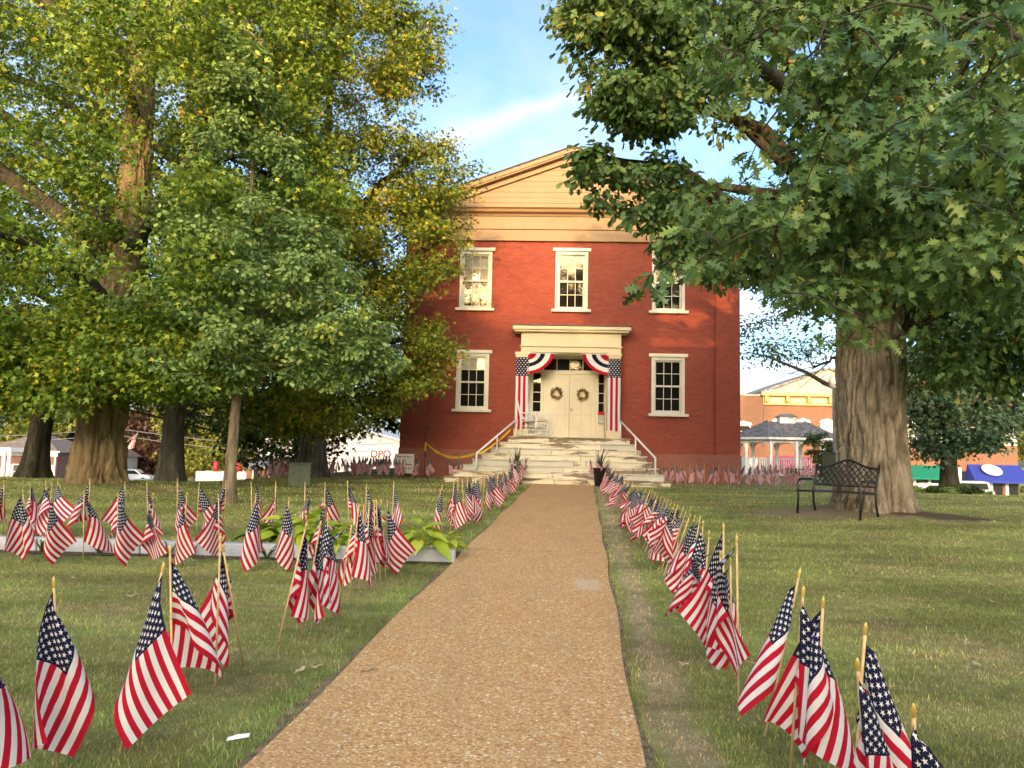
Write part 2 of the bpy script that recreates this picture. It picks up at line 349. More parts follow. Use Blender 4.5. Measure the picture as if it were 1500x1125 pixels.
# ================================================================== ground
PL0 = Vector((-1.22, 3.26)); PR0 = Vector((0.45, 3.41)); PD = Vector((.94, 17.9)).normalized()
def edgeL(y): return PL0.x + (y - PL0.y) * PD.x / PD.y
def edgeR(y): return PR0.x + (y - PR0.y) * PD.x / PD.y
def lawn_color(t):
    g = t.geo((1, 1, 0))
    n1 = t.noise(g, .55, 5, .6, .4); n2 = t.noise(t.geo((.45, 1.5, 0)), 1.9, 6, .65); n3 = t.noise(g, 9, 4, .6)
    green = t.ramp(n3, [(.3, (.255, .305, .085)), (.55, (.335, .385, .12)), (.75, (.45, .47, .18))])
    dry = t.ramp(n3, [(.3, (.34, .28, .13)), (.7, (.52, .43, .23))])
    f = t.math('ADD', t.math('MULTIPLY', n1, .5), t.math('MULTIPLY', n2, .5))
    f = t.ramp(f, [(.45, 0.0), (.54, .3), (.62, .9)])
    # worn, sun-dried strip along the right edge of the path, greener just beside it
    sp = t.new('SeparateXYZ'); t.l.new(g, sp.inputs[0])
    k = PD.x / PD.y
    d = t.math('SUBTRACT', sp.outputs[0], t.math('ADD', t.math('MULTIPLY', sp.outputs[1], k), PR0.x - PR0.y * k))
    d = t.math('ADD', d, t.math('MULTIPLY', t.math('SUBTRACT', t.noise(g, 2.2, 4), .5), .35))
    strip = t.ramp(d, [(.04, 0.0), (.13, 1.0), (.24, .95), (.38, 0.0)])
    strip = t.math('MULTIPLY', strip, t.ramp(t.noise(g, 3.1, 5), [(.3, .25), (.6, 1.0)]))
    f = t.math('MAXIMUM', f, strip)
    c = t.mix(f, green, dry); c = t.mix(t.math('MULTIPLY', strip, .75), c, t.ramp(n3, [(.3, (.46, .37, .21)), (.7, (.68, .57, .37))]))
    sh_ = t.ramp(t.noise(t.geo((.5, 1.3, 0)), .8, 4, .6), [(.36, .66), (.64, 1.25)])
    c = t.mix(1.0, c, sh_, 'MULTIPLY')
    # bare earth and bark litter around the oak
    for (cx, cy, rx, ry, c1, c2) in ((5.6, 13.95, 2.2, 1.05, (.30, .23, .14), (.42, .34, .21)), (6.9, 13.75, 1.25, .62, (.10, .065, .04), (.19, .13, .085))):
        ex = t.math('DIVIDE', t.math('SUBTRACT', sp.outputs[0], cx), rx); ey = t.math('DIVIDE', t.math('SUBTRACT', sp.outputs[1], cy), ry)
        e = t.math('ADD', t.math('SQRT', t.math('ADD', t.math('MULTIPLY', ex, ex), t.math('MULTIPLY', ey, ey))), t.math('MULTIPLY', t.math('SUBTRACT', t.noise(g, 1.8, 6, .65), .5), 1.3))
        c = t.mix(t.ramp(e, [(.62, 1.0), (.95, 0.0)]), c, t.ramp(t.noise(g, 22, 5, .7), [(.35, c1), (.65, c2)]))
    return c
def mat_lawn(name, blade=False):
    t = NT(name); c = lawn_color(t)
    if blade:
        a = t.new('Attribute'); a.attribute_name = 'Col'; c = t.mix(1.0, c, a.outputs['Color'], 'MULTIPLY')
        t.set(c, .55, 0, .25); tl = t.new('BsdfTranslucent'); t.l.new(c, tl.inputs['Color'])
        mx = t.new('MixShader'); mx.inputs[0].default_value = .35; t.l.new(t.p.outputs[0], mx.inputs[1]); t.l.new(tl.outputs[0], mx.inputs[2]); t.l.new(mx.outputs[0], t.out.inputs[0])
    else:
        g = t.geo((1, 1, 0)); n = t.noise(g, 60, 6, .7)
        c = t.mix(t.ramp(n, [(.35, .75), (.65, 0.0)]), c, t.mix(.6, c, (.09, .08, .035)))
        t.set(c, .95, 0, .1); t.bump(n, 1.0, .03)
    M[name] = t.m
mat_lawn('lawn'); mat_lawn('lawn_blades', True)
def sheet(name, xs, ys, lift, mat, fn=None):
    X, Y = np.meshgrid(xs, ys, indexing='ij')
    if fn is not None: X, Y = fn(X, Y)
    Z = GZ(X, Y) + lift; V = np.stack([X, Y, Z], -1).reshape(-1, 3)
    nx, ny = X.shape; i, j = np.meshgrid(np.arange(nx - 1), np.arange(ny - 1), indexing='ij'); a = (i * ny + j).ravel()
    Q = np.stack([a, a + ny, a + ny + 1, a + 1], 1)
    return link(name, arrmesh(name, V, Q, mat))
gx = np.concatenate([[-900, -400, -200, -140, -100, -80], np.arange(-60, -14, 3), np.arange(-14, 16, .6), np.arange(16, 61, 3), [80, 100, 140, 200, 400, 900]])
gy = np.concatenate([[-900, -300, -120, -80, -50, -30, -20], np.arange(-10, 26, .6), np.arange(26, 82, 2), [90, 100, 120, 150, 200, 300, 500, 1200]])
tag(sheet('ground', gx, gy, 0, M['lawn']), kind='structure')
# exposed-aggregate walk
def mat_path():
    t = NT('aggregate'); g = t.geo((1, 1, 0))
    v = t.new('TexVoronoi'); t.l.new(g, v.inputs['Vector']); v.inputs['Scale'].default_value = 62; v.inputs['Randomness'].default_value = 1
    v2 = t.new('TexVoronoi'); t.l.new(g, v2.inputs['Vector']); v2.inputs['Scale'].default_value = 110
    sc = t.new('SeparateColor'); t.l.new(v.outputs['Color'], sc.inputs[0]); s2 = t.new('SeparateColor'); t.l.new(v2.outputs['Color'], s2.inputs[0])
    cols = [(0, (.40, .19, .07)), (.2, (.56, .31, .12)), (.5, (.66, .41, .17)), (.76, (.75, .53, .26)), (.91, (.84, .68, .42)), (.975, (.9, .84, .68))]
    c1 = t.ramp(sc.outputs[0], cols, True); c2 = t.ramp(s2.outputs[1], cols, True)
    c = t.mix(t.math('GREATER_THAN', sc.outputs[2], .45), c1, c2)
    edge = t.ramp(v.outputs['Distance'], [(.25, 0.0), (.75, .55)])
    c = t.mix(edge, c, (.46, .28, .12))
    n = t.noise(g, .9, 5); c = t.mix(t.ramp(n, [(.4, 0.0), (.75, .35)]), c, (.52, .34, .17))
    # pale worn patch left by a repair
    sp = t.new('SeparateXYZ'); t.l.new(g, sp.inputs[0]); q = PATCH
    dx = t.math('DIVIDE', t.math('SUBTRACT', sp.outputs[0], q.x), .13); dy = t.math('DIVIDE', t.math('SUBTRACT', sp.outputs[1], q.y), .27)
    e = t.math('ADD', t.math('MAXIMUM', t.math('ABSOLUTE', dx), t.math('ABSOLUTE', dy)), t.math('MULTIPLY', t.noise(g, 14, 4), .7))
    c = t.mix(t.ramp(e, [(1.1, .7), (1.5, 0.0)]) if False else t.math('MULTIPLY', t.ramp(t.math('MULTIPLY', e, .5), [(.5, 1.0), (.72, 0.0)]), .42), c, (.66, .58, .47))
    jy = t.math('ABSOLUTE', t.math('SUBTRACT', t.math('FRACT', t.math('DIVIDE', t.math('ADD', sp.outputs[1], t.math('MULTIPLY', t.noise(g, 6, 3), .02)), 6.1)), .5)); jm = t.math('LESS_THAN', jy, .0017)
    c = t.mix(t.math('MULTIPLY', jm, .6), c, (.20, .13, .08))
    st_ = t.ramp(t.noise(t.geo((2.2, .5, 0)), 1.1, 6, .65), [(.5, 0.0), (.72, .4)]); c = t.mix(st_, c, (.36, .235, .13))
    t.set(c, .8, 0, .3); t.bump(t.math('SUBTRACT', t.math('SUBTRACT', 1.0, v.outputs['Distance']), jm), .55, .008); M['aggregate'] = t.m
PATCH = onG(861, 859)
mat_path()
def path_fn(U, Y): return edgeL(Y) + U * (edgeR(Y) - edgeL(Y)) + .012 * np.sin(Y * 2.3) * (U > .5) + .015 * np.sin(Y * 1.7 + 1) * (U < .5), Y
tag(sheet('path', np.linspace(0, 1, 5), np.linspace(-6, 20.86, 120), .016, M['aggregate'], path_fn), kind='structure')
# soil showing along the path's sides
plain('soil', (.20, .15, .09), .95, .4, 14, bump=.6); plain('mulch', (.12, .075, .045), .95, .5, 30, bump=.9); plain('dirt', (.24, .175, .105), .95, .3, 4, bump=.5)
wob = lambda Y, p: .02 * np.sin(Y * 5.1 + p) + .02 * np.sin(Y * 11.7 + p * 2) + .03 * np.sin(Y * 1.9 + p)
tag(sheet('path_edge_soil', np.array([0, 1.]), np.linspace(-3, 20.8, 200), .008, M['soil'], lambda U, Y: (edgeL(Y) + .03 - U * (.06 + .8 * wob(Y, .4)), Y)), kind='structure')
tag(sheet('path_edge_soil_right', np.array([0, 1.]), np.linspace(-3, 20.8, 200), .0085, M['soil'], lambda U, Y: (edgeR(Y) - .03 + U * (.055 + .6 * wob(Y, 2.)), Y)), kind='structure')
# bare earth ring under the oak, bed on both sides of the kerb
ta = np.linspace(0, 2 * math.pi, 60); OAK = Vector((6.12, 14.45))
def ring(name, c, rx, ry, lift, mat):
    X = lambda U, A: (c.x + U * rx * np.cos(A) * (1 + .08 * np.sin(3 * A) + .06 * np.sin(7 * A + 1)), c.y + U * ry * np.sin(A) * (1 + .08 * np.sin(4 * A + 2)))
    return tag(sheet(name, np.linspace(.02, 1, 8), ta, lift, mat, X), kind='structure')
plain('kerb_paint', (.47, .48, .50), .8, .14, 5, bump=.3)
KY0 = 8.25
def curb_y(x): return KY0 + (x + .9) * .006
tag(sheet('flower_bed', np.linspace(-9, -.95, 40), np.array([-.16, 0, .5, .72]), .012, M['mulch'], lambda X, V: (X + 0 * V, curb_y(X) + V + .05 * np.sin(X * 4) * (np.abs(V) > .1))), kind='structure')
k = thing('stone_kerb', 'pale grey concrete kerb edging the flower bed left of the path', 'kerb', (0, 0, 0))
xs = np.linspace(-9, -.93, 8)
for a, b in zip(xs[:-1], xs[1:]):
    m = MB(); m.box(a + .006, b - .006, curb_y(a), curb_y(a) + .15, gz(a, 8.3) - .1, gz(a, 8.3) + .14 + random.uniform(-.006, .006)); m.build('kerb_block', M['kerb_paint'], k, bevel=.012)
m = MB()
for a, b in ((-9, -2.9), (3.5, 11.5)):
    for q in np.arange(a, b - .9, 1.0): pass
tag(sheet('foundation_walk', np.linspace(3.45, 12.5, 12), np.linspace(21.4, 21.62, 3), .012, M['pavement']), kind='structure')
tag(sheet('foundation_walk_left', np.linspace(-9, -2.8, 12), np.linspace(21.9, 22.1, 3), .012, M['concrete_dirty']), kind='structure')
tag(sheet('street', np.linspace(4, 120, 30), np.linspace(57, 64, 6), .02, M['asphalt']), kind='structure')
tag(sheet('shop_pavement', np.linspace(4, 120, 30), np.linspace(64.0, 67.9, 4), .12, M['pavement']), kind='structure')
tag(sheet('side_walk', np.linspace(7, 60, 20), np.linspace(33, 34.6, 4), .02, M['pavement']), kind='structure')
tag(sheet('car_park', np.linspace(-120, -14, 30), np.linspace(52, 112, 14), .02, M['pavement']), kind='structure')

# ================================================================== courthouse
WY = 23.0; X0, X1 = -4.37, 5.85; CX = .74; GB = .62
ch = thing('courthouse', 'red brick two-storey courthouse with cream pediment at the end of the path', 'courthouse', (CX, WY, GB))
inv = Matrix.Translation((-CX, -WY, -GB))
def P(mb, name, mat, parent=None, bevel=0, smooth=False):
    """part of the courthouse given in world coordinates"""
    mb.v = [(x - CX, y - WY, z - GB) for x, y, z in mb.v]
    return mb.build(name, M[mat] if isinstance(mat, str) else mat, ch if parent is None else parent, smooth, bevel)
WINS = [(-2.22, 2.76, 4.48), (3.72, 2.74, 4.46), (-2.20, 5.88, 7.68), (.76, 5.88, 7.70), (3.72, 5.88, 7.70)]
holes = [(c - .5, c + .5, a, b) for c, a, b in WINS] + [(-.5, 1.87, 1.9, 4.55)]
def wall(holes, x0, x1, z0, z1, y0, y1):
    m = MB(); xs = sorted({x0, x1, *[h[0] for h in holes], *[h[1] for h in holes]}); zs = sorted({z0, z1, *[h[2] for h in holes], *[h[3] for h in holes]})
    for a, b in zip(xs[:-1], xs[1:]):
        run = None
        for c, d in zip(zs[:-1], zs[1:]):
            hole = any(h[0] <= (a + b) / 2 <= h[1] and h[2] <= (c + d) / 2 <= h[3] for h in holes)
            if hole:
                if run: m.box(a, b, y0, y1, *run); run = None
            else: run = (run[0], d) if run else (c, d)
        if run: m.box(a, b, y0, y1, *run)
    return m
P(wall(holes, X0, X1, .3, 8.02, WY, WY + .35), 'front_wall', 'brick_red')
BK = WY + 14
P(MB().box(X0, X0 + .35, WY + .352, BK, .0, 8.9), 'side_wall', 'brick_red'); P(MB().box(X1 - .35, X1, WY + .352, BK, -.2, 8.9), 'side_wall', 'brick_red')
P(MB().box(X0 + .352, X1 - .352, BK - .35, BK - .002, -.2, 8.9), 'back_wall', 'brick_red')
for a, b in ((X0 - .012, X0 + .72), (X1 - .72, X1 + .012)): P(MB().box(a, b, WY - .07, WY - .002, .3, 8.0), 'pilaster', 'brick_red', bevel=.008)
for a, b in ((X0 - .03, -1.6), (2.9, X1 + .03)): P(MB().box(a, b, WY - .12, WY - .072, .2, 1.54), 'plinth', 'brick_plinth', bevel=.012)
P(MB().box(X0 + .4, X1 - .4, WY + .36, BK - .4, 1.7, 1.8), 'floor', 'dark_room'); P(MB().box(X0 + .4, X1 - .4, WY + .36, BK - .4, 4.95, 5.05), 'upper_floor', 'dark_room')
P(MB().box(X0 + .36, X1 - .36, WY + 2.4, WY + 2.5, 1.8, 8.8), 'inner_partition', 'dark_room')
# frieze boards and cornice
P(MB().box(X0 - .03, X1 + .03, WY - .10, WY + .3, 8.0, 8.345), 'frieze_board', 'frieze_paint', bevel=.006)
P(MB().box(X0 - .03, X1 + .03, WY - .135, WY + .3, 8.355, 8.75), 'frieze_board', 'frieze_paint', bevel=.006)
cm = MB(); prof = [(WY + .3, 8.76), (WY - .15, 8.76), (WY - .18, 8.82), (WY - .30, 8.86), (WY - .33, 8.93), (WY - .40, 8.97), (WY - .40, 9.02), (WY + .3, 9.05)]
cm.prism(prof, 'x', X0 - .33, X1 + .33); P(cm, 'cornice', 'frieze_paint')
SL = .365; APX = 10.55
def rake(x): return APX - SL * abs(x - CX)
# tympanum boards
z = 9.03; bh = .175; i = 0
while z < APX - .1:
    hw = (APX - z) / SL; hw2 = max(.05, (APX - z - bh + .008) / SL)
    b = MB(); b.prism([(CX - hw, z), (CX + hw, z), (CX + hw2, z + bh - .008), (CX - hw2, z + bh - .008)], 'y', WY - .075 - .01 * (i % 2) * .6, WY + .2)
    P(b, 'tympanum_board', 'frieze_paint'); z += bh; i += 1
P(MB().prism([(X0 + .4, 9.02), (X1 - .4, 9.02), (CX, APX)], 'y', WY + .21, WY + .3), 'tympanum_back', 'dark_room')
# raking cornices (stacked mouldings) and roof
L = CX - (X0 - .40)
for s in (-1, 1):
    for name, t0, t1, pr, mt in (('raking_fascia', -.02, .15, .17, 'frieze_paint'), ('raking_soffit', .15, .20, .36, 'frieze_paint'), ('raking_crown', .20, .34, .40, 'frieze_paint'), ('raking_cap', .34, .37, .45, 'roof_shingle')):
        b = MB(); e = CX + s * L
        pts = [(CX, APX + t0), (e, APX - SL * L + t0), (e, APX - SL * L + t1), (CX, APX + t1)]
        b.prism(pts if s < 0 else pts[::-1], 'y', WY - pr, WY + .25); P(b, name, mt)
    b = MB(); e = CX + s * (L + .04); pts = [(CX, APX + .30), (e, APX - SL * (L + .04) + .30), (e, APX - SL * (L + .04) + .36), (CX, APX + .36)]
    b.prism(pts if s < 0 else pts[::-1], 'y', WY + .252, BK + .3); P(b, 'roof_slope', 'roof_shingle')
P(MB().prism([(X0 + .2, 9.0), (X1 - .2, 9.0), (CX, APX + .2)], 'y', BK - .3, BK - .1), 'rear_gable', 'brick_red')
for s in (X0 - .2, X1 - .1): P(MB().box(s, s + .3, WY + .31, BK, 8.4, 8.9), 'eave_board', 'frieze_paint')
# windows
def window(cx, z0, z1, shade=0, tilt=0):
    y = WY
    fr = MB()
    fr.box(cx - .5, cx - .40, y - .012, y + .17, z0, z1); fr.box(cx + .40, cx + .5, y - .012, y + .17, z0, z1)
    fr.box(cx - .40, cx + .40, y - .010, y + .17, z1 - .1, z1); fr.box(cx - .40, cx + .40, y - .008, y + .17, z0, z0 + .05)
    wn = P(fr, 'window', 'trim_paint', bevel=.006)
    P(MB().box(cx - .60, cx + .60, y - .13, y + .02, z0 - .085, z0 - .002), 'sill', 'trim_paint', wn, .008)
    P(MB().box(cx - .585, cx + .585, y - .07, y - .014, z1 + .002, z1 + .10), 'lintel_board', 'trim_paint', wn, .006)
    zm = (z0 + .05 + z1 - .1) / 2; lo = z0 + .052; hi = z1 - .102
    for k, (a, b, yy) in enumerate(((lo, zm + .02, .105), (zm - .02, hi, .06))):
        s = MB(); st = .042
        s.box(cx - .398, cx - .398 + st, y + yy, y + yy + .035, a, b); s.box(cx + .398 - st, cx + .398, y + yy, y + yy + .035, a, b)
        s.box(cx - .398 + st, cx + .398 - st, y + yy + .001, y + yy + .034, a, a + st * 1.25); s.box(cx - .398 + st, cx + .398 - st, y + yy + .001, y + yy + .034, b - st, b)
        P(s, 'sash', 'trim_paint', wn, .004)
        gx0, gx1, g0, g1 = cx - .398 + st, cx + .398 - st, a + st * 1.25, b - st
        mu = MB(); cw = (gx1 - gx0) / 3; rh = (g1 - g0) / 2
        for q in (1, 2): mu.box(gx0 + q * cw - .009, gx0 + q * cw + .009, y + yy + .004, y + yy + .03, g0, g1)
        for q in range(3): mu.box(gx0 + q * cw + .010, gx0 + (q + 1) * cw - .010, y + yy + .006, y + yy + .028, g0 + rh - .009, g0 + rh + .009)
        P(mu, 'glazing_bar', 'trim_paint', wn)
        for q in range(3):
            for rr in range(2):
                pn = MB(); tx, tz = random.gauss(0, .0022), random.gauss(0, .0022)
                xa, xb, za, zb = gx0 + q * cw, gx0 + (q + 1) * cw, g0 + rr * rh, g0 + (rr + 1) * rh; yv = y + yy + .017
                pn.add([(xa, yv - tx - tz, za), (xb, yv + tx - tz, za), (xb, yv + tx + tz, zb), (xa, yv - tx + tz, zb)], [(0, 1, 2, 3)])
                P(pn, 'pane', 'window_glass' if shade and k == 1 and (rr == 1 or shade > .4) else 'dark_pane', wn)
    if shade: P(MB().box(cx - .38, cx + .38, y + .2, y + .21, hi - shade * (hi - lo), hi), 'roller_shade', 'shade_cloth', wn)
for (c, a, b), sh in zip(WINS, (.28, 0, .5, 0, .45)): window(c, a, b, sh)
# ---- portal
DY = WY + .42
P(MB().box(-1.0, 2.54, WY - .60, WY - .003, 5.16, 5.27).box(-.94, 2.48, WY - .54, WY - .003, 5.10, 5.158), 'portal_cornice', 'cream_paint', bevel=.012)
P(MB().box(-1.03, 2.57, WY - .63, WY - .003, 5.272, 5.30), 'cornice_flashing', 'roof_shingle')
P(MB().box(-.74, 2.26, WY - .40, WY - .003, 4.70, 5.098), 'portal_frieze', 'cream_paint', bevel=.008)
P(MB().box(-.78, 2.30, WY - .43, WY - .003, 4.665, 4.698).box(-.74, 2.26, WY - .385, WY - .003, 4.50, 4.663), 'portal_architrave', 'cream_paint', bevel=.006)
for cx in (-.69, 2.06):
    P(MB().box(cx - .18, cx + .18, WY - .37, WY - .004, 2.20, 4.30), 'portal_post', 'cream_paint', bevel=.01)
    P(MB().box(cx - .225, cx + .225, WY - .41, WY - .004, 4.42, 4.498).box(cx - .20, cx + .20, WY - .39, WY - .004, 4.302, 4.418), 'post_capital', 'cream_paint', bevel=.01)
    P(MB().box(cx - .225, cx + .225, WY - .42, WY - .004, 1.962, 2.198), 'post_base', 'cream_paint', bevel=.012)
for a, b in ((-.5, -.47), (1.84, 1.87)): P(MB().box(a, b, WY - .002, DY, 1.96, 4.499), 'doorway_reveal', 'door_paint')
P(MB().box(-.468, 1.838, WY - .3, DY - .002, 4.47, 4.4985), 'doorway_soffit', 'door_paint')
fr = MB()
for a, b in ((-.468, -.36), (-.13, -.04), (1.57, 1.66), (1.82, 1.838)): fr.box(a, b, DY - .05, DY + .06, 1.962, 4.468)
fr.box(-.36, -.13, DY - .03, DY + .05, 1.962, 2.76); fr.box(1.66, 1.82, DY - .03, DY + .05, 1.962, 2.76)
fr.box(-.04, 1.57, DY - .045, DY + .055, 3.93, 4.05); fr.box(-.36, -.13, DY - .03, DY + .05, 3.95, 4.05); fr.box(1.66, 1.82, DY - .03, DY + .05, 3.95, 4.05)
fr.box(-.36, -.13, DY - .03, DY + .05, 4.38, 4.468); fr.box(1.66, 1.82, DY - .03, DY + .05, 4.38, 4.468); fr.box(-.04, 1.57, DY - .045, DY + .05, 4.40, 4.468)
dfm = P(fr, 'door_frame', 'door_paint', bevel=.006)
def pane(x0, x1, z0, z1, yy, par):
    t = random.gauss(0, .003); u = random.gauss(0, .003)
    P(_pm(x0, x1, z0, z1, yy, t, u), 'pane', 'dark_pane', par)
def _pm(x0, x1, z0, z1, yy, t, u):
    m = MB(); m.add([(x0, yy - t - u, z0), (x1, yy + t - u, z0), (x1, yy + t + u, z1), (x0, yy - t + u, z1)], [(0, 1, 2, 3)]); return m
for q in range(4):
    a = -.04 + q * .4025; pane(a + .01, a + .3925, 4.05, 4.40, DY, dfm)
    if q: P(MB().box(a - .012, a + .012, DY - .02, DY + .02, 4.051, 4.399), 'glazing_bar', 'door_paint', dfm)
for x0, x1 in ((-.36, -.13), (1.66, 1.82)):
    for q in range(4):
        z = 2.76 + q * .2975; pane(x0, x1, z + .01, z + .29, DY, dfm)
        if q: P(MB().box(x0, x1, DY - .018, DY + .018, z - .011, z + .011), 'glazing_bar', 'door_paint', dfm)
for s, (x0, x1) in enumerate(((-.037, .761), (.769, 1.567))):
    d = MB(); d.box(x0, x1, DY - .005, DY + .03, 1.97, 3.925)
    w_ = x1 - x0; st = .11
    for a, b in ((x0, x0 + st), (x0 + w_ / 2 - .05, x0 + w_ / 2 + .05), (x1 - st, x1)): d.box(a, b, DY - .032, DY - .0055, 1.971, 3.924)
    for a, b in ((1.971, 2.19), (2.68, 2.86), (3.78, 3.924)):
        d.box(x0 + st + .0005, x0 + w_ / 2 - .0505, DY - .0315, DY - .0055, a, b); d.box(x0 + w_ / 2 + .0505, x1 - st - .0005, DY - .0315, DY - .0055, a, b)
    do = P(d, 'door', 'door_paint', bevel=.006)
    if s: P(MB().lathe([(.012, 0), (.012, .03), (.034, .045), (.036, .06), (.02, .075)], 14), 'knob', 'brass', do)
    if s:
        kn = do.children[0]; kn.data.transform(Matrix.Translation((CX, WY, GB))); kn.data.transform(Matrix.Rotation(R(90), 4, 'X')); kn.data.transform(Matrix.Translation((x0 + .06 - CX, DY - .03 - WY, 2.83 - GB)))
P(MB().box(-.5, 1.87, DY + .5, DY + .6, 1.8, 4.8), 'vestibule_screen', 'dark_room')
# brick dampers / wall stain patch below left window
# ---- steps: pyramid of worn painted stone slabs
st = thing('stone_steps', 'wide worn white-painted stone steps with peeling paint up to the courthouse door', 'steps', (.4, 20.8, .62))
def S(mb, name, mat, parent, bevel=.012): mb.v = [(x - .4, y - 20.8, z - .62) for x, y, z in mb.v]; return mb.build(name, M[mat], parent, bevel=bevel)
NS = 8
for i in range(NS):
    f = i / (NS - 1); xl = -2.72 + f * 1.66; xr = 3.45 - f * .93; yf = 20.80 + i * .225; z0 = .62 + i * .1665; z1 = z0 + .1665
    yb = WY - .125
    cuts = [xl] + sorted(random.uniform(xl + .5, xr - .5) for _ in range(3 if i < 6 else 2)) + [xr]
    cuts = [c for q, c in enumerate(cuts) if q == 0 or c - cuts[q - 1] > .3 or c == xr]
    for q, (a, b) in enumerate(zip(cuts[:-1], cuts[1:])):
        dz = random.uniform(-.009, .003); dy = random.uniform(-.018, .016); yb_ = yf + .42 if i < NS - 1 else yb + .5
        if i == NS - 1: yb_ = DY
        x_end = (a + .004, b - .004)
        s = MB(); s.box(*x_end, yf + dy, yb_ if i < NS - 1 else (yb_ if -.5 < a and b < 1.87 else yb), z0 - .02, z1 - .035 + dz); s.box(x_end[0] - (.02 if q == 0 else 0), x_end[1] + (.02 if b == xr else 0), yf + dy - .04, (yf + .42) if i < NS - 1 else yb, z1 - .0345 + dz, z1 + dz)
        S(s, 'step_slab', 'step_paint' if not (q == 0 or b == xr) or random.random() < .75 else 'step_stone', st)
    # ends run back to the wall
    for a, b in ((xl + .006, xl + .5), (xr - .5, xr - .006)):
        s = MB(); s.box(a, b, yf + .425, yb, z0 - .02, z1 - .01); S(s, 'end_slab', 'step_stone', st)
s = MB(); s.box(-.465, 1.835, WY - .13, DY - .055, 1.80, 1.958); S(s, 'threshold', 'step_paint', st, .006)
s = MB(); s.box(-1.0, 2.4, 22.4, WY - .13, .7, 1.93); S(s, 'stair_core', 'step_stone', st, 0)
def step_z(y): return .62 + .1665 * (min(NS - 1, max(0, math.floor((y - 20.775) / .225))) + 1)
# handrails
def handrail(label, a, b, mid):
    h = thing('handrail', label, 'handrail', (a[0], a[1], step_z(a[1])))
    o = Vector(h.location)
    def H(m, n): m.v = [(x - o.x, y - o.y, z - o.z) for x, y, z in m.v]; m.build(n, M['white_metal'], h, True)
    A = Vector(a); B = Vector(b); Md = A.lerp(B, mid)
    H(MB().tube([A, B], .028, 10), 'rail'); H(MB().tube([(A.x, A.y, step_z(A.y) - .01), A + Vector((0, 0, .02))], .026, 10), 'post'); H(MB().tube([(Md.x, Md.y, step_z(Md.y) - .01), Md], .022, 10), 'post')
    H(MB().tube([(B.x, B.y, step_z(B.y) - .01), B], .022, 10), 'post')
pa = onY(698, 664, 21.0); pb = onY(757, 614, 22.45); handrail('white pipe handrail on the steps beside the rocking chair', pa, pb, .5)
pa = onY(960, 671, 21.0); pb = onY(909, 617, 22.45); handrail('white pipe handrail on the steps, on the mailbox side', pa, pb, .55)
# ================================================================== trees
LEAF = {  # outline fan from the base: (along, across, lift)
    'maple': ([(0, 0, 0), (.46, .52, .05), (.46, -.52, .05), (.16, .24, .03), (1.0, 0, -.05), (.16, -.24, .03)], [(0, 1, 2), (3, 4, 5)]),
    'oak': ([(0, 0, 0), (.42, .32, .04), (.42, -.32, .04), (.20, .12, .0), (.74, .30, .03), (1.05, 0, -.1), (.74, -.30, .03), (.20, -.12, .0)], [(0, 1, 2), (3, 5, 4), (3, 7, 5), (7, 6, 5)]),
    'oak_lobed': ([(0, 0, .0), (.22, .10, .02), (.30, .30, .06), (.42, .12, .02), (.52, .42, .07), (.64, .13, .0), (.78, .28, .02), (.84, .08, -.04), (1.06, 0, -.1), (.84, -.08, -.04), (.78, -.28, .02), (.64, -.13, .0), (.52, -.42, .07), (.42, -.12, .02), (.30, -.30, .06), (.22, -.10, .02)],
        [(0, 1, 15), (1, 2, 3), (1, 3, 13), (1, 13, 15), (13, 14, 15), (3, 4, 5), (3, 5, 11), (3, 11, 13), (11, 12, 13), (5, 6, 7), (5, 7, 9), (5, 9, 11), (9, 10, 11), (7, 8, 9)]),
    'lance': ([(0, 0, 0), (.45, .26, .04), (1.0, 0, -.06), (.45, -.26, .04)], [(0, 1, 2), (0, 2, 3)]),
}
def unit(a): return a / np.maximum(np.linalg.norm(a, axis=-1, keepdims=True), 1e-9)
def leaf_mesh(name, pos, size, shape, cols, mat, droop=.45, seed=0, out=None, tilt=.75):
    rg = np.random.default_rng(seed); n = len(pos)
    ax = rg.normal(size=(n, 3)); ax[:, 2] = -np.abs(ax[:, 2]) * .3 - droop
    if out is not None: ax += out * .8
    ax = unit(ax)
    nm = rg.normal(size=(n, 3)) * tilt; nm[:, 2] += .8; nm[:, 1] -= .25
    nm = unit(nm - ax * np.sum(nm * ax, 1, keepdims=True)); ay = np.cross(nm, ax)
    T, Fc = LEAF[shape]; T = np.array(T); k = len(T)
    V = pos[:, None, :] + size[:, None, None] * (T[None, :, 0:1] * ax[:, None] + T[None, :, 1:2] * ay[:, None] + T[None, :, 2:3] * nm[:, None])
    Fa = (np.arange(n)[:, None, None] * k + np.array(Fc)[None]).reshape(-1, 3)
    return arrmesh(name, V.reshape(-1, 3), Fa, mat, np.repeat(cols, k, 0), smooth=False)
def in_poly(p, poly):
    x, y = p[:, 0], p[:, 1]; c = np.zeros(len(p), bool); n = len(poly)
    for i in range(n):
        (x1, y1), (x2, y2) = poly[i], poly[(i + 1) % n]
        c ^= ((y1 > y) != (y2 > y)) & (x < (x2 - x1) * (y - y1) / ((y2 - y1) or 1e-9) + x1)
    return c
def poly_dist(p, poly):
    d = np.full(len(p), 1e9); n = len(poly)
    for i in range(n):
        a = np.array(poly[i], float); b = np.array(poly[(i + 1) % n], float); ab = b - a
        t = np.clip(((p - a) @ ab) / (ab @ ab), 0, 1); d = np.minimum(d, np.linalg.norm(p - a - t[:, None] * ab, axis=1))
    return d
def ray_np(p):
    f, r_, u = np.array(_f), np.array(_r), np.array(_u)
    return f + r_ * ((p[:, 0:1] - 750) / F) - u * ((p[:, 1:2] - 562.5) / F)
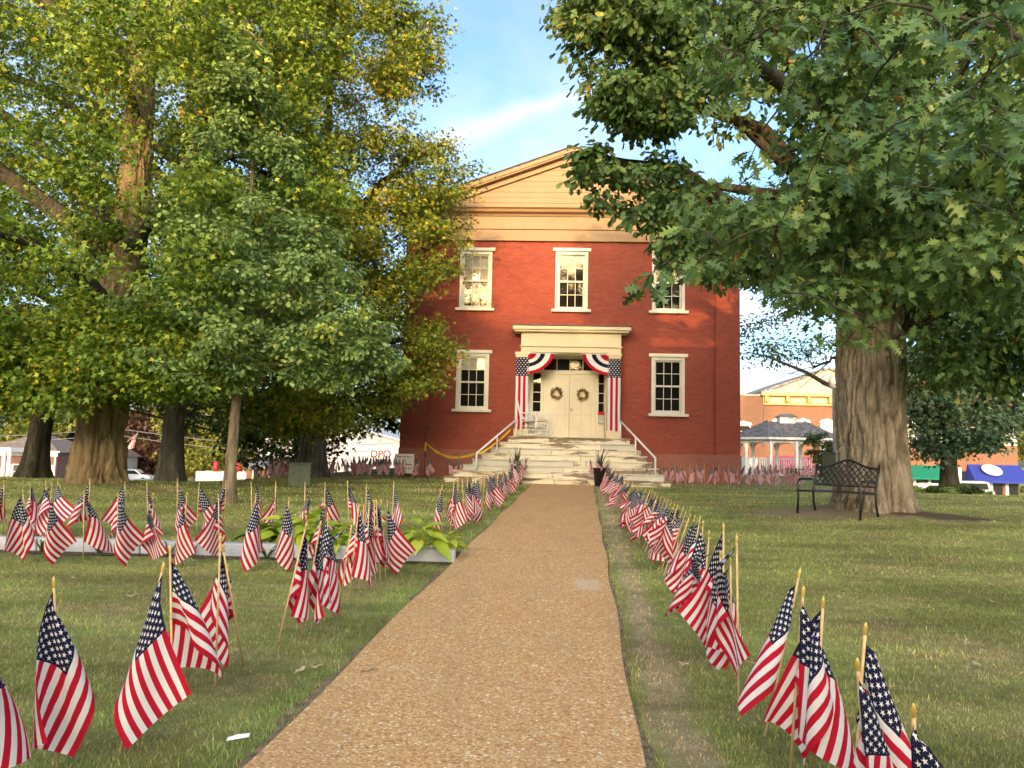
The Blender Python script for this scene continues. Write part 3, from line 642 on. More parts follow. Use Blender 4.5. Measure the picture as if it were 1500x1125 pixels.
def pads_in(poly, Y0, T, n, seed, edge=110):
    """clump centres inside a crown seen as a polygon, spread through the crown's real depth Y0 +- T"""
    rg = np.random.default_rng(seed); poly = list(poly); P_ = np.array(poly, float); lo, hi = P_.min(0), P_.max(0); out = np.zeros((0, 2))
    while len(out) < n:
        q = rg.uniform(lo, hi, (n * 3, 2)); out = np.concatenate([out, q[in_poly(q, poly)]])
    out = out[:n]; d = np.clip(poly_dist(out, poly) / edge, .08, 1) ** .5
    Y = Y0 + T * rg.uniform(-1, 1, n) * d; dr = ray_np(out)
    return np.array(CAM) + dr * (Y / dr[:, 1])[:, None]
def clump_leaves(C, rad, per, flat, seed, shell=.5):
    rg = np.random.default_rng(seed); n = len(C); k = np.maximum(3, (per * (rad / rad.mean()) ** 2).astype(int)); idx = np.repeat(np.arange(n), k)
    # each clump is a few sub-clumps (twig ends)
    ns = 9; sub = unit(rg.normal(size=(n, ns, 3))) * rg.uniform(.35, 1, (n, ns, 1)) ; sub[..., 2] *= flat
    s_i = rg.integers(0, ns, len(idx)); off = rg.normal(size=(len(idx), 3)) * .30; off[:, 2] *= flat
    loc = sub[idx, s_i] + off
    return C[idx] + loc * rad[idx][:, None], unit(loc), idx, sub
def tint(n, pal, seed, idx=None, clump=.35):
    """colour of each leaf: a palette entry, shared partly by its clump"""
    rg = np.random.default_rng(seed); pal = np.array([p[0] for p in pal]), np.array([p[1] for p in pal]); w_ = pal[1] / pal[1].sum()
    own = rg.choice(len(w_), n, p=w_); c = pal[0][own]
    if idx is not None:
        cl = rg.choice(len(w_), idx.max() + 1, p=w_)[idx]; m = rg.random(n) < clump; c = np.where(m[:, None], pal[0][cl], c)
    return c * rg.uniform(.75, 1.25, (n, 1))
def wobble(a, b, n, amp, seed, sag=0):
    rg = np.random.default_rng(seed); a = np.array(a, float); b = np.array(b, float); t = np.linspace(0, 1, n)[:, None]
    p = a + (b - a) * t; off = np.cumsum(rg.normal(size=(n, 3)), 0); off -= off[0] + (off[-1] - off[0]) * t
    p += off * amp; p[:, 2] += sag * np.sin(t[:, 0] * math.pi); return p
def trunk_mesh(base, pts, rads, flare=.0, seg=40, rings=70, ridges=13, depth=.06, seed=0, lobes=5):
    """a trunk with furrowed bark and spreading root flare; pts/rads: centreline"""
    rg = np.random.default_rng(seed); pts = np.array(pts, float); L = np.concatenate([[0], np.cumsum(np.linalg.norm(np.diff(pts, axis=0), axis=1))]); s = np.linspace(0, L[-1], rings)
    Cn = np.stack([np.interp(s, L, pts[:, i]) for i in range(3)], 1); Rr = np.interp(s, L, rads)
    A = np.linspace(0, 2 * math.pi, seg, endpoint=False); ph = rg.uniform(0, 6.28, 20)
    S, AA = np.meshgrid(s, A, indexing='ij')
    U_ = AA / (2 * math.pi); Lm = L[-1]
    def vn(nu, nv, sd, du=0):
        g_ = np.random.default_rng(sd).random((nu, nv + 2)); x = ((U_ + du) % 1.0) * nu; y = S / Lm * nv; i0 = np.floor(x).astype(int); j0 = np.floor(y).astype(int); fx = x - i0; fy = y - j0
        fx = fx * fx * (3 - 2 * fx); fy = fy * fy * (3 - 2 * fy); i1 = (i0 + 1) % nu; i0 = i0 % nu; j0 = np.clip(j0, 0, nv); j1 = j0 + 1
        return (g_[i0, j0] * (1 - fx) + g_[i1, j0] * fx) * (1 - fy) + (g_[i0, j1] * (1 - fx) + g_[i1, j1] * fx) * fy
    wp = (vn(9, max(2, int(Lm * 1.6)), seed + 1) - .5) * .05
    rd1 = 1 - np.abs(2 * vn(ridges, max(2, int(Lm * 1.5)), seed + 2, wp) - 1); rd2 = 1 - np.abs(2 * vn(ridges * 2, max(2, int(Lm * 3.6)), seed + 3, wp) - 1); rd3 = vn(ridges * 4, max(2, int(Lm * 9)), seed + 4)
    rid = np.clip(1 - (.62 * rd1 ** 3 + .34 * rd2 ** 3 + .16 * rd3), 0, 1)
    fl = np.exp(-S / .45) * flare * (1 + .45 * np.sin(lobes * AA + ph[4]) + .25 * np.sin((lobes + 3) * AA + ph[5]))
    bulge = 1 + .05 * np.sin(2 * AA + S * .7 + ph[6]) + .04 * np.sin(3 * AA - S * 1.1 + ph[7])
    rr = Rr[:, None] * bulge * (1 - depth * (1 - rid)) * (1 + .015 * rg.normal(size=S.shape)) + fl
    V = np.stack([Cn[:, 0:1] + rr * np.cos(AA), Cn[:, 1:2] + rr * np.sin(AA), np.repeat(Cn[:, 2:3], seg, 1)], -1).reshape(-1, 3) - np.array(base)
    i, j = np.meshgrid(np.arange(rings - 1), np.arange(seg), indexing='ij'); a = (i * seg + j).ravel(); b = (i * seg + (j + 1) % seg).ravel()
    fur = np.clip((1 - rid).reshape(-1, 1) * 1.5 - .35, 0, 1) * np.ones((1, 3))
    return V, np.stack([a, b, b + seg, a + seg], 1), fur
def tree(name, label, base, trunk_pts, trunk_r, bark, clumps, rad, per, shape, lsize, pal, seed, group=None, flat=.6, flare=.2, limbs=9, limb_r=.12, droop=.4, twigs=True, near_trunk=(40, 70), ridges=13, depth=.06, extra_limbs=(), tilt=.75, clumpc=.35, mat='leaf', limb_from=.45):
    base = np.array(base, float); t = thing(name, label, 'tree', tuple(base), 0, group); rg = np.random.default_rng(seed)
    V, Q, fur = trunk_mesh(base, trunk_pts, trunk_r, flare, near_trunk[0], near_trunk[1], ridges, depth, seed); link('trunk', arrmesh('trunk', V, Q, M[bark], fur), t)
    C = np.asarray(clumps); rad = rg.uniform(rad[0], rad[1], len(C)) if not hasattr(rad, 'shape') else rad
    tp = np.array(trunk_pts, float)
    # limbs: from the trunk to well spread clumps
    mb = MB(); nodes = [tp]; far = [int(np.argmax(np.linalg.norm(C - tp[-1], axis=1)))]
    while len(far) < min(limbs, len(C)):
        d = np.min(np.linalg.norm(C[:, None] - C[far][None], axis=2), axis=1); far.append(int(np.argmax(d)))
    for q, i in enumerate(far):
        e = C[i]; hd = math.hypot(*(e[:2] - tp[-1][:2])); tz = e[2] - .55 * hd; kk = np.interp(tz, tp[:, 2], np.arange(len(tp))); k = float(np.clip(kk, limb_from * (len(tp) - 1), len(tp) - 1.001)); a = tp[int(k)] + (tp[min(int(k) + 1, len(tp) - 1)] - tp[int(k)]) * (k - int(k))
        ln = np.linalg.norm(e - a); p = wobble(a, e, 8, .022 * ln, seed * 31 + q, .06 * ln)
        r0 = limb_r * min(1.3, .55 + ln / 9); mb.tube([x - base for x in p], list(np.linspace(r0, r0 * .18, 8)), 7); nodes.append(p)
    for q, (p, r0, r1) in enumerate(extra_limbs):
        p = np.array(p, float); mb.tube([x - base for x in p], list(np.linspace(r0, r1, len(p))), 9); nodes.append(p)
    N = np.concatenate(nodes[1:] if len(nodes) > 1 else nodes)
    pos, out, idx, sub = clump_leaves(C, rad, per, flat, seed + 1)
    if twigs:
        d0 = np.min(np.linalg.norm(C[:, None] - N[None], axis=2), axis=1); Nn = N.copy()
        for i in np.argsort(d0):
            c = C[i]; d = np.linalg.norm(Nn - c, axis=1); a = Nn[int(np.argmin(d))]; ln = d.min()
            if ln > .1:
                pp_ = wobble(a, c, 5, .03 * ln, seed + int(i), .04 * ln); mb.tube([x - base for x in pp_], list(np.linspace(.007 + .006 * min(ln, 3), .005, 5)), 4, False); Nn = np.concatenate([Nn, pp_[2:]])
            for s_ in range(0, 9, 2): mb.tube([c - base, c + sub[i, s_] * rad[i] - base], [.007, .003], 3, False)
    if mb.f: link('branches', mb.mesh('branches', M['bark_dark' if bark != 'bark_young' else bark], True), t)
    n = len(pos); size = rg.uniform(lsize[0], lsize[1], n); cols = tint(n, pal, seed + 2, idx, clumpc)
    cr = link('crown', leaf_mesh('crown', pos - base, size, shape, cols, M[mat], droop, seed + 3, out, tilt), t); cr['kind'] = 'stuff'
    return t
PAL_MAPLE = [((.17, .27, .035), 5), ((.25, .335, .035), 4), ((.36, .40, .035), 1.7), ((.48, .45, .04), .5), ((.50, .30, .03), .1), ((.10, .175, .03), 3)]
PAL_MAPLE2 = [((.18, .25, .035), 4), ((.28, .32, .035), 4), ((.41, .40, .035), 2), ((.50, .39, .04), .6), ((.52, .27, .03), .2), ((.10, .165, .03), 2.8)]
PAL_YOUNG = [((.19, .295, .095), 4), ((.245, .36, .11), 4), ((.32, .42, .12), 2), ((.125, .21, .075), 2.2), ((.47, .50, .09), .6)]
PAL_OAK = [((.095, .17, .048), 4), ((.125, .21, .062), 4), ((.07, .13, .04), 3), ((.19, .26, .07), 2), ((.27, .28, .06), .4), ((.30, .15, .045), .1)]
PAL_DARK = [((0.053, 0.090, 0.024), 4), ((0.075, 0.120, 0.030), 4), ((0.038, 0.068, 0.021), 3), ((0.120, 0.150, 0.038), 1)]
PAL_BLUE = [((0.068, 0.128, 0.075), 4), ((0.090, 0.165, 0.098), 4), ((0.053, 0.098, 0.060), 3), ((0.120, 0.180, 0.075), 1.5)]
PAL_YELL = [((0.182, 0.208, 0.039), 4), ((0.260, 0.260, 0.046), 4), ((0.130, 0.169, 0.039), 3)]
PAL_PURP = [((0.098, 0.049, 0.039), 4), ((0.126, 0.070, 0.049), 4), ((0.070, 0.042, 0.035), 3), ((0.098, 0.084, 0.042), 1)]
def up(b, *steps):
    p = [np.array(b, float)]
    for s in steps: p.append(p[-1] + np.array(s, float))
    return p
# ---- the old maple with the thick trunk, left
b1 = (-9.43, 15.8, gz(-9.43, 15.8) - .1)
polyA = [(-200, -140), (200, -180), (420, -140), (500, -40), (470, 120), (520, 260), (450, 420), (420, 520), (330, 560), (200, 590), (90, 580), (-20, 600), (-220, 560), (-330, 300)]
C1 = np.concatenate([pads_in(polyA, 15.3, 3.8, 235, 21, 180), pads_in([(-40, 470), (100, 480), (240, 470), (350, 540), (260, 572), (150, 575), (60, 572), (-40, 585)], 13.6, 1.1, 70, 22, 60)])
tree('maple_tree', 'old maple with thick furrowed trunk and yellowing leaves beside the brick house', b1, up(b1, (0, 0, 1.2), (.05, 0, 1.2), (.15, 0, 1.4), (.1, .1, 2.4), (-.2, .3, 3), (0, .1, 3)), [.54, .48, .46, .46, .40, .3, .16], 'bark_maple', C1, (.5, .85), 400, 'maple', (.085, .135), PAL_MAPLE, 101, flare=.12, limbs=16, limb_r=.2, near_trunk=(160, 260), ridges=20, depth=.24, clumpc=.4)
# ---- maple near the courthouse corner
b2 = (-6.62, 21.6, gz(-6.62, 21.6) - .1)
polyB = [(330, -120), (560, -130), (610, -40), (622, 40), (638, 110), (590, 150), (635, 180), (660, 230), (655, 300), (680, 350), (630, 390), (610, 430), (640, 470), (655, 560), (640, 590), (560, 590), (500, 640), (400, 650), (350, 600), (330, 400), (300, 100)]
C2 = pads_in(polyB, 19.2, 2.6, 330, 33, 110)
lim = onY(440, 600, 21.4)
tree('maple_tree', 'golden maple overhanging the corner of the courthouse', b2, up(b2, (0, 0, 1.2), (.02, 0, 1.0), (.25, -.1, 1.4), (.3, -.3, 2.2), (-.3, -.5, 3), (0, 0, 3)), [.42, .38, .36, .27, .22, .16, .08], 'bark_grey', C2, (.42, .8), 400, 'maple', (.085, .14), PAL_MAPLE2, 202, flare=.16, limbs=16, limb_r=.17, near_trunk=(90, 160), ridges=18, depth=.12, clumpc=.4,
     extra_limbs=[([(b2[0], b2[1], b2[2] + 1.9), (b2[0] - .5, b2[1], b2[2] + 3.0), (b2[0] - 1.1, b2[1] - .2, b2[2] + 4.6), (b2[0] - 1.4, b2[1] - .4, b2[2] + 7.)], .26, .1)])
# ---- maple behind, forked grey trunk
b3 = (-9.25, 18.6, gz(-9.25, 18.6) - .1)
polyC = [(-160, -150), (330, -260), (430, 80), (420, 300), (400, 500), (330, 590), (230, 570), (130, 585), (20, 560), (-120, 560), (-200, 300)]
C3 = pads_in(polyC, 20.0, 2.6, 150, 47, 150)
tree('maple_tree', 'grey forked maple behind the old thick-trunked maple', b3, up(b3, (0, 0, 1.3), (.02, 0, .8), (-.25, 0, 1.5), (-.3, .2, 2.5), (.2, .2, 3), (0, 0, 2.5)), [.29, .27, .26, .19, .16, .11, .07], 'bark_grey', C3, (.6, 1.0), 270, 'maple', (.12, .18), PAL_MAPLE, 303, flare=.12, limbs=12, limb_r=.13, clumpc=.4,
     extra_limbs=[([(b3[0], b3[1], b3[2] + 2.0), (b3[0] + .35, b3[1], b3[2] + 2.9), (b3[0] + .6, b3[1] + .1, b3[2] + 4.6), (b3[0] + .9, b3[1] + .2, b3[2] + 7.)], .17, .07)])
# dark understorey maple between, its trunk low behind the utility box
b3b = onG(425, 688); b3b = (b3b.x, 24.5, gz(b3b.x, 24.5) - .1)
polyE = [(250, 300), (420, 250), (560, 330), (620, 500), (600, 610), (500, 640), (440, 670), (340, 660), (270, 600), (230, 480)]
C3b = pads_in(polyE, 25.5, 2.0, 110, 53, 90)
tree('maple_tree', 'shaded dark maple standing behind the grey-green utility box', b3b, up(b3b, (0, 0, 1.2), (-.1, 0, 1.4), (.1, 0, 2.), (0, 0, 2.)), [.24, .2, .17, .12, .08], 'bark_dark', C3b, (.7, 1.1), 230, 'maple', (.16, .24), PAL_DARK, 313, limbs=8, limb_r=.1)
# another trunk leaning away at far left
b3c = (-13.4, 19.5, gz(-13.4, 19.5) - .1)
polyF = [(-330, 100), (-60, 200), (100, 380), (130, 540), (90, 590), (20, 610), (-40, 640), (-300, 640)]
C3c = pads_in(polyF, 20.5, 2.0, 90, 59, 120)
tree('maple_tree', 'dark maple leaning behind the old maple on the brick house side', b3c, up(b3c, (.1, 0, 1.2), (.2, 0, 1.6), (.5, 0, 1.6), (.3, 0, 2.5)), [.3, .27, .24, .18, .1], 'bark_dark', C3c, (.6, 1.), 220, 'maple', (.15, .22), PAL_MAPLE, 323, limbs=8, limb_r=.12)
# ---- the young oak in front
b4 = (-5.73, 13.75, gz(-5.73, 13.75) - .06)
polyD = [(352, -10), (385, 90), (420, 190), (440, 270), (500, 380), (560, 480), (585, 535), (500, 572), (420, 560), (350, 585), (250, 575), (130, 570), (190, 500), (160, 455), (230, 400), (215, 300), (280, 250), (300, 120), (330, 40)]
C4 = pads_in(polyD, 13.6, 1.7, 190, 61, 90)
tree('young_oak_tree', 'young oak with slender trunk and grey-green leaves in front of the maples', b4, up(b4, (.02, 0, 1.5), (.04, 0, 1.5), (.03, 0, 1.6), (0, .05, 1.8), (.05, 0, 1.8), (.0, 0, .8)), [.095, .085, .075, .06, .04, .022, .008], 'bark_young', C4, (.25, .45), 150, 'oak', (.075, .12), PAL_YOUNG, 404, flare=.06, limbs=34, limb_r=.03, flat=.5, near_trunk=(16, 40), ridges=9, depth=.03, limb_from=.3)
# ---- the great oak, right
bo = (OAK.x, OAK.y, gz(OAK.x, OAK.y) - .15)
polyG = [(1010, -60), (990, 60), (960, 150), (985, 230), (1000, 300), (1040, 372), (1085, 400), (1110, 430), (1200, 440), (1222, 470), (1235, 380), (1330, 420), (1350, 500), (1420, 550), (1540, 580), (1640, 500), (1680, 100), (1560, -160), (1200, -220), (1020, -200)]
C5 = pads_in(polyG, 13.4, 2.6, 290, 71, 150)
fringe = pads_in([(812, -135), (1010, -135), (1020, 60), (985, 180), (900, 185), (878, 140), (862, 90), (832, 50), (825, -30)], 11.2, 1.0, 135, 74, 60)
tips = pads_in([(836, 222), (866, 212), (930, 235), (985, 250), (1020, 330), (950, 330), (905, 325), (868, 322), (876, 290), (838, 258)], 11.2, .5, 40, 73, 40)
mids = pads_in([(930, 170), (1010, 150), (1050, 240), (1075, 400), (1040, 410), (985, 385), (965, 330), (955, 260)], 11.5, .8, 56, 75, 40)
polyH = [(1040, -40), (1020, 60), (1060, 150), (1090, 180), (1010, 330), (985, 380), (1030, 410), (1100, 440), (1200, 455), (1235, 440), (1250, 330), (1330, 300), (1360, 450), (1500, 530), (1560, 450), (1590, 60), (1500, -70), (1200, -80)]
C6 = pads_in(polyH, 7.6, 1.3, 105, 79, 110)
def holes_out(C, hs):
    d = C - np.array(CAM); z = d @ np.array(_f); X = 750 + F * (d @ np.array(_r)) / z; Y = 562.5 - F * (d @ np.array(_u)) / z; k = np.ones(len(C), bool)
    for hx, hy, rx, ry in hs: k &= ((X - hx) / rx) ** 2 + ((Y - hy) / ry) ** 2 > 1
    return C[k]
HS = [(1085, 255, 85, 62), (1140, 180, 50, 36), (1010, 215, 32, 40), (1450, 470, 45, 35), (1180, 60, 34, 28)]
C5 = holes_out(C5, HS); mids = holes_out(mids, HS); C6 = holes_out(C6, [(x, y, a * .75, b * .75) for x, y, a, b in HS])
ol = [([(6.2, 14.4, 5.2), (5.2, 12.8, 6.2), (4.0, 11, 6.6), (2.6, 9.3, 6.4), (1.8, 8.2, 6.0)], .2, .05), ([(6.3, 14.2, 4.6), (6.2, 12, 5.6), (5.8, 9.6, 5.5), (5.0, 7.2, 4.9), (3.9, 5.4, 4.3), (2.9, 4.4, 3.9)], .22, .025),
      ([(6.5, 14.4, 4.4), (8.2, 14.0, 5.2), (10, 13.2, 5.5), (12, 12.5, 5.2)], .26, .08), ([(6.0, 14.5, 5.8), (4.0, 13.9, 7.6), (2.4, 13.4, 7.9), (1.2, 13.2, 7.2)], .17, .03), ([(6.0, 14.5, 5.2), (4.4, 13.6, 6.2), (2.6, 13.2, 6.3), (1.3, 13.1, 5.7)], .15, .02),
      ([(6.6, 14.2, 3.9), (7.6, 12.2, 4.7), (7.4, 9.0, 4.8), (6.0, 6.5, 4.4)], .2, .04)]
oak_c = np.concatenate([C5, fringe, tips, mids]); oak_r = np.concatenate([np.random.default_rng(5).uniform(.4, .8, len(C5)), np.random.default_rng(6).uniform(.22, .42, len(fringe)), np.full(len(tips), .22), np.full(len(mids), .3)])
OAKT = tree('oak_tree', 'huge old oak with massive furrowed trunk behind the black bench', bo, up(bo, (0, 0, 1.0), (.0, 0, 1.3), (.03, 0, 1.4), (.1, 0, 1.4), (.05, .1, 2.2), (0, .1, 3), (0, 0, 3)), [.66, .60, .585, .60, .66, .46, .3, .12], 'bark_oak', oak_c, oak_r, 185, 'oak', (.10, .155), PAL_OAK, 505, flare=.17, limbs=16, limb_r=.2, flat=.6, near_trunk=(260, 330), ridges=34, depth=.17, extra_limbs=ol, droop=.7, clumpc=.4, limb_from=.5)
# lower boughs reaching towards the viewer
r6 = np.random.default_rng(7).uniform(.26, .46, len(C6)); pos6, out6, idx6, sub6 = clump_leaves(C6, r6, 115, .65, 506)
lb6 = link('low_bough_leaves', leaf_mesh('low_bough_leaves', pos6 - np.array(bo), np.random.default_rng(8).uniform(.10, .155, len(pos6)), 'oak_lobed', tint(len(pos6), PAL_OAK, 9, idx6, .4), M['leaf'], .75, 10, out6), OAKT); lb6['kind'] = 'stuff'
mb6 = MB(); N6 = np.concatenate([wobble(a_, b_, 6, .03, 3) for p_ in ol for a_, b_ in zip(np.array(p_[0])[:-1], np.array(p_[0])[1:])])
for i in np.argsort(np.min(np.linalg.norm(C6[:, None] - N6[None], axis=2), axis=1)):
    c = C6[i]; d = np.linalg.norm(N6 - c, axis=1); a_ = N6[int(np.argmin(d))]; ln = d.min(); pp_ = wobble(a_, c, 6, .03 * ln, 700 + int(i), .05 * ln); mb6.tube([x - np.array(bo) for x in pp_], list(np.linspace(.007 + .006 * min(ln, 3), .005, 6)), 5, False); N6 = np.concatenate([N6, pp_[2:]])
    for s_ in range(9): mb6.tube([c - np.array(bo), c + sub6[i, s_] * r6[i] - np.array(bo)], [.005, .0025], 3, False)
link('low_bough_twigs', mb6.mesh('low_bough_twigs', M['bark_dark'], True), OAKT)
# near sprays: whole lobed leaves, each its own piece
def oak_leaf_mesh(seed):
    rg = np.random.default_rng(seed); out = [(.0, .015)]
    for s, w_, n_ in ((.16, .20, .07), (.36, .34, .09), (.58, .36, .08), (.78, .20, .07)):
        out += [(s - .06, n_), (s + .02, w_ * .82), (s + .10, w_ * rg.uniform(.95, 1.1)), (s + .07, w_ * .45)]
    out += [(.90, .05), (1.0, 0)]
    mid = [(x, 0, .05 * math.sin(x * 3) - .12 * x * x) for x in (0, .12, .3, .5, .72, .88, 1.0)]
    v = [(x, y, .06 * abs(y) + .05 * math.sin(x * 3) - .12 * x * x + .02 * rg.normal()) for x, y in out]
    m = MB()
    for sgn in (1, -1):
        pts = [(x, y * sgn, z) for x, y, z in v]; mids = mid; b = m.add(pts + mids, []); n = len(pts)
        i = j = 0
        while i < n - 1 or j < len(mids) - 1:
            adv = i < n - 1 and (j >= len(mids) - 1 or pts[i + 1][0] <= mids[j + 1][0])
            tri = (b + i, b + i + 1, b + n + j) if adv else (b + i, b + n + j + 1, b + n + j)
            m.f.append(tri if sgn < 0 else tri[::-1]); i, j = (i + 1, j) if adv else (i, j + 1)
    m.tube([(-.16, 0, .02), (0, 0, .0)], .008, 3, False)
    return m.mesh('leaf', M['oak_leaf_near'], True)
OLM = [oak_leaf_mesh(i) for i in range(5)]
sprays = []
rgn = np.random.default_rng(88)
spots = [(1130, 40, 5.2), (1190, 90, 4.8), (1240, 30, 4.6), (1300, 90, 4.3), (1350, 20, 4.0), (1400, 60, 3.8), (1455, 20, 3.6), (1490, 80, 3.5), (1420, 140, 3.7), (1470, 170, 3.6), (1360, 170, 4.0), (1300, 190, 4.3), (1345, 230, 4.1), (1420, 215, 3.8), (1475, 235, 3.7), (1265, 150, 4.6), (1210, 200, 5.0), (1150, 150, 5.3), (1090, 90, 5.6), (1060, 150, 5.8), (1100, 230, 5.5), (1180, 280, 5.2), (1300, 270, 4.6), (1040, 60, 6.0), (1240, 250, 4.9), (1140, 330, 5.6), (1010, 390, 5.6), (955, 400, 5.2), (945, 420, 5.1), (1000, 330, 6.0), (1130, 420, 6.4), (1270, 470, 6.6), (1300, 500, 6.6), (1240, 500, 7.0), (1390, 290, 4.6), (1460, 310, 4.4)]
spl = MB(); prev = None
ob = np.array(bo); limb_nodes = np.concatenate([np.array(p[0]) for p in ol])
cnt = 0
for (px, py, Y) in spots:
    tip = np.array(onY(px, py, Y)); a = limb_nodes[int(np.argmin(np.linalg.norm(limb_nodes - tip, axis=1)))]
    if sprays:
        S_ = np.array(sprays); j = int(np.argmin(np.linalg.norm(S_ - tip, axis=1)))
        if np.linalg.norm(S_[j] - tip) < np.linalg.norm(a - tip): a = S_[j]
    ln = np.linalg.norm(a - tip)
    p = wobble(a, tip, 6, .022 * ln, int(px), .1 * ln); spl.tube([x - ob for x in p], list(np.linspace(.006 + .006 * min(ln, 3), .004, 6)), 5, False)
    sprays += [tuple(q) for q in p[2:]]
    nl = 8 if Y > 5 else 9
    for q in range(nl):
        if cnt >= 300: break
        d = rgn.normal(size=3); d[2] = -abs(d[2]) * .4 - .45; d /= np.linalg.norm(d)
        o = p[-1] + (p[-2] - p[-1]) * rgn.uniform(0, .9) + d * .02
        nn = rgn.normal(size=3) * .6; nn[2] += .8; nn[1] -= .5
        nn -= d * (nn @ d); nn /= np.linalg.norm(nn); yy = np.cross(nn, d); s = rgn.uniform(.13, .19)
        o = o + d * .16 * s
        lf = bpy.data.objects.new('leaf', OLM[cnt % 5]); COL.objects.link(lf); lf.parent = OAKT
        lf.matrix_local = Matrix(((d[0] * s, yy[0] * s, nn[0] * s, o[0] - ob[0]), (d[1] * s, yy[1] * s, nn[1] * s, o[1] - ob[1]), (d[2] * s, yy[2] * s, nn[2] * s, o[2] - ob[2]), (0, 0, 0, 1))); cnt += 1
link('near_twigs', spl.mesh('near_twigs', M['bark_dark'], True), OAKT)
# leaf spray poking in at the far left edge, a low branch of a neighbouring street tree
# ---- trees in the middle and far distance
def far_tree(name, label, px, Y, poly, pal, n, rad, per, ls, seed, bark='bark_dark', tr=.22, T=2.0, shape='lance', droop=.35, group=None, th=None):
    x = onY(px, 690, Y).x; z = gz(x, Y) - .1; C = pads_in(poly, Y, T, n, seed, 60); h = (th if th else (C[:, 2].mean() - z)); h = max(h, 1.0)
    return tree(name, label, (x, Y, z), up((x, Y, z), (0, 0, h * .35), (.1, 0, h * .35), (0, .1, h * .5)), [tr, tr * .85, tr * .7, tr * .3], bark, C, rad, per, shape, ls, pal, seed, limbs=8, limb_r=tr * .4, twigs=n < 60, near_trunk=(14, 16), flare=tr * .5, group=group, droop=droop)
far_tree('linden_tree', 'blue-green round tree between the green awning and the blue awning', 1390, 27, [(1325, 560), (1345, 470), (1420, 440), (1480, 520), (1496, 590), (1480, 630), (1440, 655), (1380, 660), (1335, 650)], PAL_BLUE, 120, (.5, .8), 170, (.14, .2), 601, tr=.3, T=2.2, shape='maple', droop=.7)
far_tree('locust_tree', 'feathery tree behind the courthouse corner, hanging over the gazebo', 1250, 34, [(1080, 300), (1200, 250), (1320, 300), (1330, 500), (1225, 470), (1215, 510), (1180, 525), (1120, 535), (1085, 515), (1083, 440)], PAL_DARK, 120, (.6, 1.1), 130, (.13, .2), 607, tr=.3, T=3, th=8)
# ================================================================== flags
def star_mask(t, cx, cy, ax, ay, rad):
    """five-pointed stars on every other point of an integer lattice; ax, ay: size of a lattice unit"""
    tot = None
    for off in (0, 1):
        fx = t.math('MULTIPLY', t.math('SUBTRACT', t.math('FRACT', t.math('DIVIDE', t.math('ADD', cx, 1 + off), 2.0)), .5), 2 * ax)
        fy = t.math('MULTIPLY', t.math('SUBTRACT', t.math('FRACT', t.math('DIVIDE', t.math('ADD', cy, 1 + off), 2.0)), .5), 2 * ay)
        a = t.math('ARCTAN2', fx, fy); r_ = t.math('SQRT', t.math('ADD', t.math('MULTIPLY', fx, fx), t.math('MULTIPLY', fy, fy)))
        q = math.pi / 5
        m = t.math('SUBTRACT', t.math('FLOORED_MODULO', t.math('ADD', a, q), 2 * q), q); m = t.math('ABSOLUTE', m)
        px = t.math('MULTIPLY', r_, t.math('COSINE', m)); py = t.math('MULTIPLY', r_, t.math('SINE', m))
        inn = t.math('LESS_THAN', t.math('ADD', t.math('MULTIPLY', px, .2245), t.math('MULTIPLY', py, .691)), .2245 * rad)
        tot = inn if tot is None else t.math('MAXIMUM', tot, inn)
    inside = t.math('MULTIPLY', t.math('MULTIPLY', t.math('GREATER_THAN', cx, .4), t.math('LESS_THAN', cx, 11.6)), t.math('MULTIPLY', t.math('GREATER_THAN', cy, .4), t.math('LESS_THAN', cy, 9.6)))
    return t.math('MULTIPLY', tot, inside)
WHITE, RED, NAVY = (.80, .78, .76), (.52, .012, .035), (.012, .016, .045)
def mat_flag(name, nstripe=13, cw=.4, ch_=7 / 13, L=.505, H=.34, vertical=False, red_first=True):
    t = NT(name); uv = t.new('SeparateXYZ'); t.l.new(t.new('UVMap').outputs[0], uv.inputs[0]); u, v = uv.outputs[0], uv.outputs[1]
    s = t.math('FLOORED_MODULO', t.math('FLOOR', t.math('MULTIPLY', u if vertical else t.math('SUBTRACT', 1.0, v), nstripe)), 2.0)
    c = t.mix(s, RED if red_first else WHITE, WHITE if red_first else RED)
    if vertical:
        can = t.math('GREATER_THAN', v, 1 - ch_); cx = t.math('MULTIPLY', u, 8.0); cy = t.math('MULTIPLY', t.math('DIVIDE', t.math('SUBTRACT', v, 1 - ch_), ch_), 9.2)
        star = star_mask(t, t.math('ADD', cx, 2.0), t.math('ADD', cy, .4), L / 8, H * ch_ / 9.2, .030)
    else:
        can = t.math('MULTIPLY', t.math('LESS_THAN', u, cw), t.math('GREATER_THAN', v, 1 - ch_))
        cx = t.math('MULTIPLY', t.math('DIVIDE', u, cw), 12.0); cy = t.math('MULTIPLY', t.math('DIVIDE', t.math('SUBTRACT', v, 1 - ch_), ch_), 10.0)
        star = star_mask(t, cx, cy, L * cw / 12, H * ch_ / 10, .0128 * H / .41)
    c = t.mix(can, c, t.mix(star, NAVY, WHITE))
    g = t.coord('UV'); wv = t.noise(g, 90, 3); c = t.mix(.12, c, t.mix(wv, (.6, .6, .6), (1, 1, 1)), 'MULTIPLY')
    t.set(c, .8, 0, .12); t.bump(t.noise(g, 420, 2), .12, .002)
    tl = t.new('BsdfTranslucent'); t.l.new(c, tl.inputs['Color']); mx = t.new('MixShader'); mx.inputs[0].default_value = .28
    t.l.new(t.p.outputs[0], mx.inputs[1]); t.l.new(tl.outputs[0], mx.inputs[2]); t.l.new(mx.outputs[0], t.out.inputs[0]); M[name] = t.m
mat_flag('flag_cloth'); mat_flag('pulldown', 5, 1, .26, .36, 2.25, True, False)
FL, FH = .505, .34; NU, NV = 19, 13
